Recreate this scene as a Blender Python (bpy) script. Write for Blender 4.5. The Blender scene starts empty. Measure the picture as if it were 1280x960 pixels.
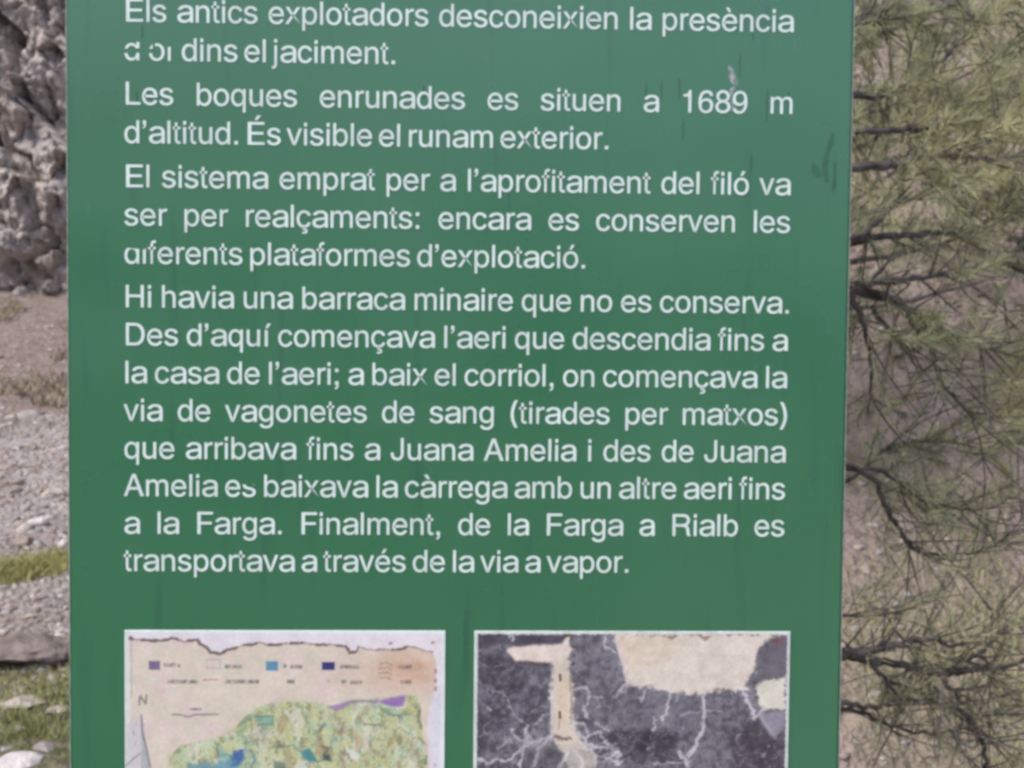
import bpy, bmesh, math, random, json
import numpy as np
from mathutils import Vector, Matrix, noise as mnoise
R = math.radians
random.seed(7); RNG = np.random.default_rng(7)
SC = bpy.context.scene
COL = SC.collection

# ------------------------------------------------------------------ camera, light, exposure
EYE = 1.50                      # eye height; board front face is the plane y = 0
Z0 = EYE - 0.2462               # top edge of the two printed pictures on the board
CAM = Vector((0.0027, -1.1096, EYE))
YAW, PITCH, ROLL, FOC = 0.0331, -0.0485, 0.0094, 1800.0
_f = Vector((math.sin(YAW)*math.cos(PITCH), math.cos(YAW)*math.cos(PITCH), math.sin(PITCH)))
_r = Vector((math.cos(YAW), -math.sin(YAW), 0)); _u = _r.cross(_f)
CR = _r*math.cos(ROLL) + _u*math.sin(ROLL); CU = -_r*math.sin(ROLL) + _u*math.cos(ROLL); CF = _f
cd = bpy.data.cameras.new('camera'); cam = bpy.data.objects.new('camera', cd); COL.objects.link(cam)
cam.matrix_world = Matrix(((CR.x, CU.x, -CF.x, CAM.x), (CR.y, CU.y, -CF.y, CAM.y), (CR.z, CU.z, -CF.z, CAM.z), (0, 0, 0, 1)))
cd.sensor_width = 36; cd.lens = FOC/1280*36
cd.clip_start = .05; cd.clip_end = 2000
cd.dof.use_dof = True; cd.dof.focus_distance = 1.11; cd.dof.aperture_fstop = 22
SC.camera = cam
SUN_EL, SUN_AZ = R(50), R(-128)   # overcast; a broad soft brightness high on the left
w = bpy.data.worlds.new('World'); SC.world = w; w.use_nodes = True
nt = w.node_tree; bg = nt.nodes['Background']
sky = nt.nodes.new('ShaderNodeTexSky'); sky.sky_type = 'NISHITA'; sky.sun_disc = False
sky.sun_elevation = SUN_EL; sky.sun_rotation = SUN_AZ
sky.air_density = .7; sky.dust_density = 6.0; sky.ozone_density = .7; sky.altitude = 1600
hs = nt.nodes.new('ShaderNodeHueSaturation'); hs.inputs['Saturation'].default_value = .72   # overcast: whitened sky
nt.links.new(sky.outputs[0], hs.inputs['Color']); nt.links.new(hs.outputs[0], bg.inputs[0]); bg.inputs[1].default_value = .15
sl = bpy.data.lights.new('sun', 'SUN'); sl.energy = 1.5; sl.angle = R(35); sl.color = (1, .95, .88)
so = bpy.data.objects.new('sun', sl); COL.objects.link(so)
so.rotation_euler = Vector((math.sin(SUN_AZ)*math.cos(SUN_EL), math.cos(SUN_AZ)*math.cos(SUN_EL), math.sin(SUN_EL))).to_track_quat('Z', 'Y').to_euler()
so.location = (0, 0, 30)
SC.view_settings.view_transform = 'Standard'; SC.view_settings.look = 'None'; SC.view_settings.gamma = 1
SC.view_settings.exposure = 1.15
SC.cycles.pixel_filter_type = 'BLACKMAN_HARRIS'; SC.cycles.filter_width = 3.1

def at(px, py, Y):
    """point on the ray through a photo pixel where world y = Y"""
    d = CR*((px-640)/FOC) - CU*((py-480)/FOC) + CF
    return CAM + d*((Y - CAM.y)/d.y)

# ------------------------------------------------------------------ helpers
def tag(o, label=None, cat=None, group=None, kind=None):
    if label: o['label'] = label
    if cat: o['category'] = cat
    if group: o['group'] = group
    if kind: o['kind'] = kind
    return o
def link(name, me, mat=None, parent=None):
    o = bpy.data.objects.new(name, me); COL.objects.link(o)
    if mat: me.materials.append(mat)
    if parent: o.parent = parent
    return o
def mesh_np(name, V, F, mat=None, parent=None, smooth=False):
    """V (n,3), F (m,k) arrays, or a list of faces"""
    me = bpy.data.meshes.new(name)
    if isinstance(F, np.ndarray):
        V = np.asarray(V, np.float32); m, k = F.shape
        me.vertices.add(len(V)); me.vertices.foreach_set('co', V.ravel())
        me.loops.add(m*k); me.loops.foreach_set('vertex_index', F.astype(np.int32).ravel())
        me.polygons.add(m); me.polygons.foreach_set('loop_start', np.arange(m, dtype=np.int32)*k)
        me.polygons.foreach_set('loop_total', np.full(m, k, np.int32))
        me.update(calc_edges=True); me.validate()
    else:
        me.from_pydata([tuple(v) for v in V], [], F)
    if smooth: me.polygons.foreach_set('use_smooth', np.ones(len(me.polygons), bool))
    return link(name, me, mat, parent)
def empty(name, loc=(0, 0, 0)):
    o = bpy.data.objects.new(name, None); COL.objects.link(o); o.location = loc; o.empty_display_size = .1
    return o
def box(name, lo, hi, mat, parent=None, bev=0.0):
    bm = bmesh.new(); bmesh.ops.create_cube(bm, size=1)
    for v in bm.verts:
        v.co = Vector([lo[i] + (v.co[i]+.5)*(hi[i]-lo[i]) for i in range(3)])
    if bev: bmesh.ops.bevel(bm, geom=bm.edges[:], offset=bev, segments=2, affect='EDGES')
    me = bpy.data.meshes.new(name); bm.to_mesh(me); bm.free()
    return link(name, me, mat, parent)
def grid_faces(nu, nv, wrap=False):
    i = np.arange(nu if wrap else nu-1); j = np.arange(nv-1)
    I, J = np.meshgrid(i, j, indexing='ij'); I2 = (I+1) % nu
    return np.stack([I*nv+J, I2*nv+J, I2*nv+J+1, I*nv+J+1], -1).reshape(-1, 4)
def hsh(i, j, k, s=0):
    n = (i.astype(np.int64)*73856093) ^ (j.astype(np.int64)*19349663) ^ (k.astype(np.int64)*83492791) ^ (s*2654435761)
    n = (n ^ (n >> 13))*1274126177 & 0x7fffffff
    n = (n ^ (n >> 15))*2246822519 & 0x7fffffff
    return ((n ^ (n >> 11)) & 0xffffff)/float(0xffffff)
def vnoise(x, y, z=None, s=0):
    x = np.asarray(x, float); y = np.asarray(y, float); z = np.zeros_like(x) if z is None else np.asarray(z, float)
    i, j, k = np.floor(x), np.floor(y), np.floor(z)
    u, v, t = x-i, y-j, z-k
    u = u*u*(3-2*u); v = v*v*(3-2*v); t = t*t*(3-2*t); r = 0
    for a in (0, 1):
        for b in (0, 1):
            for c in (0, 1):
                r = r + hsh(i+a, j+b, k+c, s)*(u if a else 1-u)*(v if b else 1-v)*(t if c else 1-t)
    return r
def fbm(x, y, z=None, o=4, s=0):
    r = 0; a = .5; t = 0
    for q in range(o):
        r = r + a*vnoise(x*2**q, y*2**q, None if z is None else z*2**q, s+q*17); t += a; a *= .5
    return r/t
def sstep(a, b, x):
    t = np.clip((x-a)/(b-a), 0, 1); return t*t*(3-2*t)

# ------------------------------------------------------------------ materials
def new_mat(name, rough=.8, spec=.3):
    m = bpy.data.materials.new(name); m.use_nodes = True
    b = m.node_tree.nodes['Principled BSDF']
    b.inputs['Roughness'].default_value = rough
    b.inputs['Specular IOR Level'].default_value = spec
    return m, m.node_tree, b
def N(t, typ, **kw):
    n = t.nodes.new(typ)
    for k, v in kw.items(): setattr(n, k, v)
    return n
def mixc(t, fac, a, b):
    n = N(t, 'ShaderNodeMix', data_type='RGBA')
    for s, v in ((n.inputs[0], fac), (n.inputs[6], a), (n.inputs[7], b)):
        if hasattr(v, 'is_output'): t.links.new(v, s)
        elif isinstance(v, (int, float)): s.default_value = v
        else: s.default_value = (*v, 1)
    return n.outputs[2]
def ramp(t, src, stops):
    n = N(t, 'ShaderNodeValToRGB'); e = n.color_ramp.elements
    while len(e) < len(stops): e.new(.5)
    for q, (p, c) in zip(e, stops):
        q.position = p; q.color = (c, c, c, 1) if isinstance(c, (int, float)) else (*c, 1)
    t.links.new(src, n.inputs[0]); return n.outputs[0]
def tex(t, typ, scale, vec=None, stretch=None, detail=4, **kw):
    n = N(t, typ, **kw)
    n.inputs['Scale'].default_value = scale
    if 'Detail' in n.inputs: n.inputs['Detail'].default_value = detail
    if vec is None:
        vec = N(t, 'ShaderNodeTexCoord').outputs['Object']
    if stretch:
        mp = N(t, 'ShaderNodeMapping'); mp.inputs['Scale'].default_value = stretch
        t.links.new(vec, mp.inputs[0]); vec = mp.outputs[0]
    t.links.new(vec, n.inputs['Vector'])
    return n
def bump(t, b, src, strength=.5, dist=.02):
    n = N(t, 'ShaderNodeBump'); n.inputs['Strength'].default_value = strength; n.inputs['Distance'].default_value = dist
    t.links.new(src, n.inputs['Height']); t.links.new(n.outputs[0], b.inputs['Normal'])

def m_panel():
    m, t, b = new_mat('green_enamel', .28, .88)
    n1 = tex(t, 'ShaderNodeTexNoise', 5, detail=5)
    base = mixc(t, ramp(t, n1.outputs[0], [(.3, 0), (.7, 1)]), (.026, .134, .063), (.035, .150, .075))
    # faint run-off streaks, dark, tall and thin
    n2 = tex(t, 'ShaderNodeTexNoise', 1, stretch=(75, 1, 7), detail=2)
    base = mixc(t, ramp(t, n2.outputs[0], [(.60, 0), (.76, .6)]), base, (.018, .085, .055))
    n3 = tex(t, 'ShaderNodeTexNoise', 38, detail=3)
    base = mixc(t, ramp(t, n3.outputs[0], [(.7, 0), (.78, .4)]), base, (.02, .09, .055))
    n5 = tex(t, 'ShaderNodeTexNoise', 1, stretch=(160, 1, 22), detail=2)
    base = mixc(t, ramp(t, n5.outputs[0], [(.72, 0), (.8, .25)]), base, (.12, .2, .15))
    t.links.new(base, b.inputs['Base Color'])
    n4 = tex(t, 'ShaderNodeTexNoise', 9, detail=4)
    t.links.new(ramp(t, n4.outputs[0], [(.3, .24), (.75, .36)]), b.inputs['Roughness'])
    return m
def m_flat(name, col, var=.12, scale=60, rough=.5, spec=.4):
    m, t, b = new_mat(name, rough, spec)
    n = tex(t, 'ShaderNodeTexNoise', scale)
    c2 = tuple(c*(1-var) for c in col)
    t.links.new(mixc(t, ramp(t, n.outputs[0], [(.35, 0), (.65, 1)]), col, c2), b.inputs['Base Color'])
    return m
def m_print():
    m, t, b = new_mat('printed_vinyl', .34, .35)
    a = N(t, 'ShaderNodeVertexColor', layer_name='ink'); t.links.new(a.outputs[0], b.inputs['Base Color'])
    return m
M = {}
M['panel'] = m_panel()
M['letter'] = m_flat('white_lettering', (.62, .72, .69), .14, 45, .5, .3)
M['rim'] = m_flat('worn_rim', (.30, .36, .31), .4, 120, .6)
m, t, b = new_mat('scraped_paint', .6, .3); b.inputs['Base Color'].default_value = (.40, .43, .43, 1)
n = tex(t, 'ShaderNodeTexNoise', 260, detail=4); t.links.new(ramp(t, n.outputs[0], [(.38, .12), (.62, .8)]), b.inputs['Alpha']); M['scuff'] = m
M['stain'] = m_flat('dark_stain', (.026, .112, .060), .2, 140, .3, .7)
M['streak'] = m_flat('faint_streak', (.024, .108, .058), .1, 140, .25, .9)
M['post'] = m_flat('galvanised_steel', (.32, .33, .33), .2, 30, .45, .5)
M['print'] = m_print()

# ------------------------------------------------------------------ the ground and the hills
def ang(x, y): return x/np.maximum(y + 1.11, .3)
def hfun(x, y):
    x = np.asarray(x, float); y = np.asarray(y, float)
    d = y + 1.11
    left = .0061*np.clip(d-4, 0, 40)**2
    left = np.where(d > 24, np.minimum(left, 2.5) + np.clip(d-24, 0, None)*.6, left)
    right = np.clip(d-4.1, 0, None)*.56 + .9*np.clip(d-12, 0, None)*.2
    a = ang(x, y)
    tr = sstep(-.02, .2, a)*sstep(3.0, 4.4, d)
    h = left*(1-tr) + right*tr
    h = np.where(y < -1.11, 0, h)
    # valley sides left and right, and an unseen mountain added behind the camera to shape the board's reflection
    h = h + np.clip(-x-16, 0, None)*.5*sstep(-20, 10, y)
    back = np.clip(-y-16, 0, None)
    ridge = .09 + .12*sstep(8, -14, x/np.maximum(-y, 1)*20) - .04*sstep(0, 12, x/np.maximum(-y, 1)*20)
    hb = np.minimum(back*.8, 1e9)
    hb = np.where(y < -16, np.minimum(hb, -y*ridge + 3*(fbm(x*.09, y*.09, o=4, s=5)-.5)), 0)
    h = h + np.clip(hb, 0, None)
    side = np.clip(np.abs(x)-30, 0, None)*.45*sstep(-35, -5, y)
    h = np.maximum(h, side)
    far = np.hypot(x, y)
    h = h + (fbm(x*.3+9, y*.3, o=4, s=3)-.5)*.25*sstep(2, 10, far) + (fbm(x*1.7, y*1.7, o=5, s=8)-.5)*.10*sstep(1.5, 5, far)
    h = h + (fbm(x*.04, y*.04, o=3, s=31)-.5)*8*sstep(25, 70, far)
    return h
def build_ground():
    nr, na = 230, 900
    rr = np.concatenate([[0.02], np.geomspace(.4, 260, nr-1)])
    # finer in the two strips the sign leaves open
    th = np.linspace(0, 2*math.pi, 20001)[:-1]
    off = (th - math.pi/2 + math.pi) % (2*math.pi) - math.pi
    dens = 1 + 14*np.exp(-((off-.33)/.12)**2) + 18*np.exp(-((off+.27)/.14)**2)
    cs = np.cumsum(dens); cs /= cs[-1]
    ta = np.interp((np.arange(na)+.5)/na, cs, th)
    T, RR = np.meshgrid(ta, rr, indexing='ij')
    X = RR*np.cos(T); Y = -1.11 + RR*np.sin(T)
    Z = hfun(X, Y)
    V = np.stack([X, Y, Z], -1).reshape(-1, 3)
    m, t, b = new_mat('mountain_ground', .95, .15)
    geo = N(t, 'ShaderNodeNewGeometry'); pos = geo.outputs['Position']
    sx = N(t, 'ShaderNodeSeparateXYZ'); t.links.new(pos, sx.inputs[0])
    def mathn(op, a, bb):
        n = N(t, 'ShaderNodeMath', operation=op)
        for s, v in zip(n.inputs, (a, bb)):
            if hasattr(v, 'is_output'): t.links.new(v, s)
            else: s.default_value = v
        return n.outputs[0]
    def mr(src, a, c):
        n = N(t, 'ShaderNodeMapRange', interpolation_type='SMOOTHSTEP'); n.inputs[1].default_value = a; n.inputs[2].default_value = c
        t.links.new(src, n.inputs[0]); return n.outputs[0]
    nb = tex(t, 'ShaderNodeTexNoise', .9, pos, detail=6)
    nm = tex(t, 'ShaderNodeTexNoise', 7, pos, detail=6)
    nf = tex(t, 'ShaderNodeTexNoise', 45, pos, detail=4)
    vo = tex(t, 'ShaderNodeTexVoronoi', 16, pos); vo2 = tex(t, 'ShaderNodeTexVoronoi', 42, pos)
    yw = mathn('ADD', sx.outputs[1], mathn('MULTIPLY', mathn('SUBTRACT', nb.outputs[0], .5), 3.0))
    # left: grass -> brown gravel -> lilac grey scree -> mauve brown slope
    stone = ramp(t, vo.outputs['Color'], [(.1, (.19, .165, .15)), (.5, (.33, .29, .275)), (.9, (.46, .42, .41))])
    stone2 = ramp(t, vo2.outputs['Color'], [(.1, (.16, .135, .12)), (.5, (.30, .26, .24)), (.9, (.44, .40, .39))])
    scree = mixc(t, .6, stone, stone2)
    brown = mixc(t, ramp(t, nm.outputs[0], [(.35, 0), (.65, 1)]), (.21, .16, .135), (.32, .255, .225))
    brown = mixc(t, .35, brown, stone2)
    slope = mixc(t, ramp(t, nm.outputs[0], [(.35, 0), (.65, 1)]), (.24, .185, .16), (.35, .28, .25))
    turf = mixc(t, ramp(t, nm.outputs[0], [(.35, 0), (.62, 1)]), (.11, .12, .05), (.22, .19, .14))
    c = mixc(t, mr(yw, 4.6, 5.4), turf, brown)
    c = mixc(t, mr(yw, 7.0, 8.6), c, scree)
    c = mixc(t, mr(yw, 10.8, 12.4), c, slope)
    pink = mixc(t, ramp(t, nm.outputs[0], [(.33, 0), (.68, 1)]), (.25, .162, .125), (.41, .292, .238))
    pink = mixc(t, .35, pink, stone2)
    dry = mixc(t, ramp(t, nf.outputs[0], [(.4, 0), (.6, 1)]), (.17, .16, .085), (.29, .26, .155))
    pink = mixc(t, ramp(t, nb.outputs[0], [(.5, 0), (.62, .6)]), pink, dry)
    c = mixc(t, mr(sx.outputs[0], -.3, .5), c, pink)
    # far off: heath and wood on the mountain sides
    far = mathn('MAXIMUM', mr(mathn('MULTIPLY', sx.outputs[1], -1.0), 10, 16), mr(sx.outputs[2], 9, 14))
    wood = mixc(t, ramp(t, nb.outputs[0], [(.4, 0), (.6, 1)]), (.045, .055, .03), (.13, .115, .09))
    c = mixc(t, far, c, wood)
    c = mixc(t, .14, c, (0, 0, 0))
    t.links.new(c, b.inputs['Base Color'])
    bump(t, b, mathn('ADD', mathn('MULTIPLY', vo.outputs['Distance'], -1.0), mathn('ADD', nm.outputs[0], mathn('MULTIPLY', nf.outputs[0], .5))), .8, .05)
    g = mesh_np('ground', V, grid_faces(na, nr, True), m, smooth=True)
    tag(g, 'stony mountain ground with grass, gravel and scree rising to hillsides', 'ground', kind='structure')
build_ground()

def cells(u, v, su, sv, s, skew=0.0):
    """nearest jittered cell: returns cell id hash, F1, F2"""
    x = u/su + skew*v; y = v/sv
    i0, j0 = np.floor(x), np.floor(y)
    f1 = np.full(x.shape, 9.); f2 = np.full(x.shape, 9.); idv = np.zeros(x.shape); gx = np.zeros(x.shape); gy = np.zeros(x.shape)
    for a in (-1, 0, 1):
        for b in (-1, 0, 1):
            i, j = i0+a, j0+b; o = np.zeros_like(i)
            px = i + hsh(i, j, o, s); py = j + hsh(i, j, o, s+1); d = np.hypot(x-px, y-py)
            n = d < f1
            f2 = np.where(n, f1, np.minimum(f2, d)); f1 = np.where(n, d, f1)
            idv = np.where(n, hsh(i, j, o, s+2), idv); gx = np.where(n, (x-px), gx); gy = np.where(n, (y-py), gy)
    return idv, f1, f2, gx, gy
def build_cliff():
    us = np.concatenate([np.linspace(-22, -9.2, 60), np.linspace(-9.1, -5.2, 190), np.linspace(-5.1, 4, 110)])
    vs = np.concatenate([np.linspace(0.2, 8.2, 330), np.linspace(8.3, 14, 70)])
    U, Z = np.meshgrid(us, vs, indexing='ij')
    i1, a1, b1, gx1, gy1 = cells(U, Z, 1.1, 1.5, 11, .25)
    wu = U + .16*(fbm(U*2, Z*2, o=4, s=71)-.5); wz = Z + .16*(fbm(U*2, Z*2, o=4, s=72)-.5)
    i2, a2, b2, gx2, gy2 = cells(wu, wz, .36, .44, 23, -.35)
    i3, a3, b3, gx3, gy3 = cells(wu, wz, .13, .17, 37, .4)
    st = Z*3.1 + U*1.3 + 1.6*fbm(U*.6, Z*.6, o=3, s=96); lay = np.abs((st + .6*hsh(np.floor(U*1.6), np.floor(Z*.7), np.zeros_like(U), 5)) % 1 - .5)
    out = .8*i1 + 1.1*gx1*(i1-.45) + .6*gy1*(i1-.3)
    out += .36*i2 + .9*(i2-.5)*gx2 + .6*gy2*(i2-.35) - .10*np.exp(-((b2-a2)*24)) + .8*(fbm(U*1.1, Z*.7, o=5, s=91)-.5)
    out += .15*np.clip(lay, .05, .3) + .10*(i3-.5) + .34*(i3-.5)*gx3 + .2*gy3*(i3-.4) + .40*(fbm(U*5+Z, Z*3, o=5, s=2)-.5)
    Y = 20.6 + Z*.16 - out + 1.4*(fbm(U*.25, Z*.2, o=3, s=4)-.5)
    Y += np.clip(Z-11, 0, 9)*1.5
    V = np.stack([U, Y, Z], -1).reshape(-1, 3)
    m, t, b = new_mat('grey_rock', .92, .2)
    n1 = tex(t, 'ShaderNodeTexNoise', 1.1, detail=6); n2 = tex(t, 'ShaderNodeTexNoise', 7, detail=7); n3 = tex(t, 'ShaderNodeTexVoronoi', 2.6, stretch=(1.3, 1, 1))
    c = mixc(t, ramp(t, n2.outputs[0], [(.3, 0), (.7, 1)]), (.26, .225, .205), (.48, .425, .39))
    c = mixc(t, ramp(t, n1.outputs[0], [(.52, 0), (.62, .65)]), c, (.29, .215, .18))
    c = mixc(t, ramp(t, n3.outputs['Color'], [(.2, 0), (.8, .45)]), c, (.40, .355, .345))
    n4 = tex(t, 'ShaderNodeTexNoise', 2.3, detail=4)
    c = mixc(t, ramp(t, n4.outputs[0], [(.62, 0), (.68, .55)]), c, (.20, .20, .10))
    t.links.new(c, b.inputs['Base Color'])
    bump(t, b, n2.outputs[0], .8, .12)
    o = mesh_np('rock_face', V, grid_faces(len(us), len(vs)), m)
    tag(o, 'fractured grey rock face above the scree', 'cliff', kind='structure')
build_cliff()

# ------------------------------------------------------------------ the information sign
sign = empty('info_sign', (0, 0.02, hfun(np.array([0.]), np.array([0.02]))[0]))
tag(sign, 'green enamel information board with white Catalan text and two printed pictures', 'sign')
SO = Vector(sign.location)
def to_sign(o):
    o.parent = sign; o.matrix_parent_inverse = Matrix.Translation(-SO); return o
TOP, BOT = Z0 + .78, Z0 - .42
to_sign(box('panel', (-.2996, 0, BOT), (.2996, .024, TOP), M['panel'], bev=.0016))
for s in (-1, 1):
    to_sign(box('edge_strip', (min(s*.2998, s*.3006), .0012, BOT+.002), (max(s*.2998, s*.3006), .022, TOP-.002), M['rim']))
for s in (-1, 1):
    to_sign(box('post', (s*.17-.03, .0275, -.05), (s*.17+.03, .0875, TOP-.1), M['post'], bev=.004))

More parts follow.
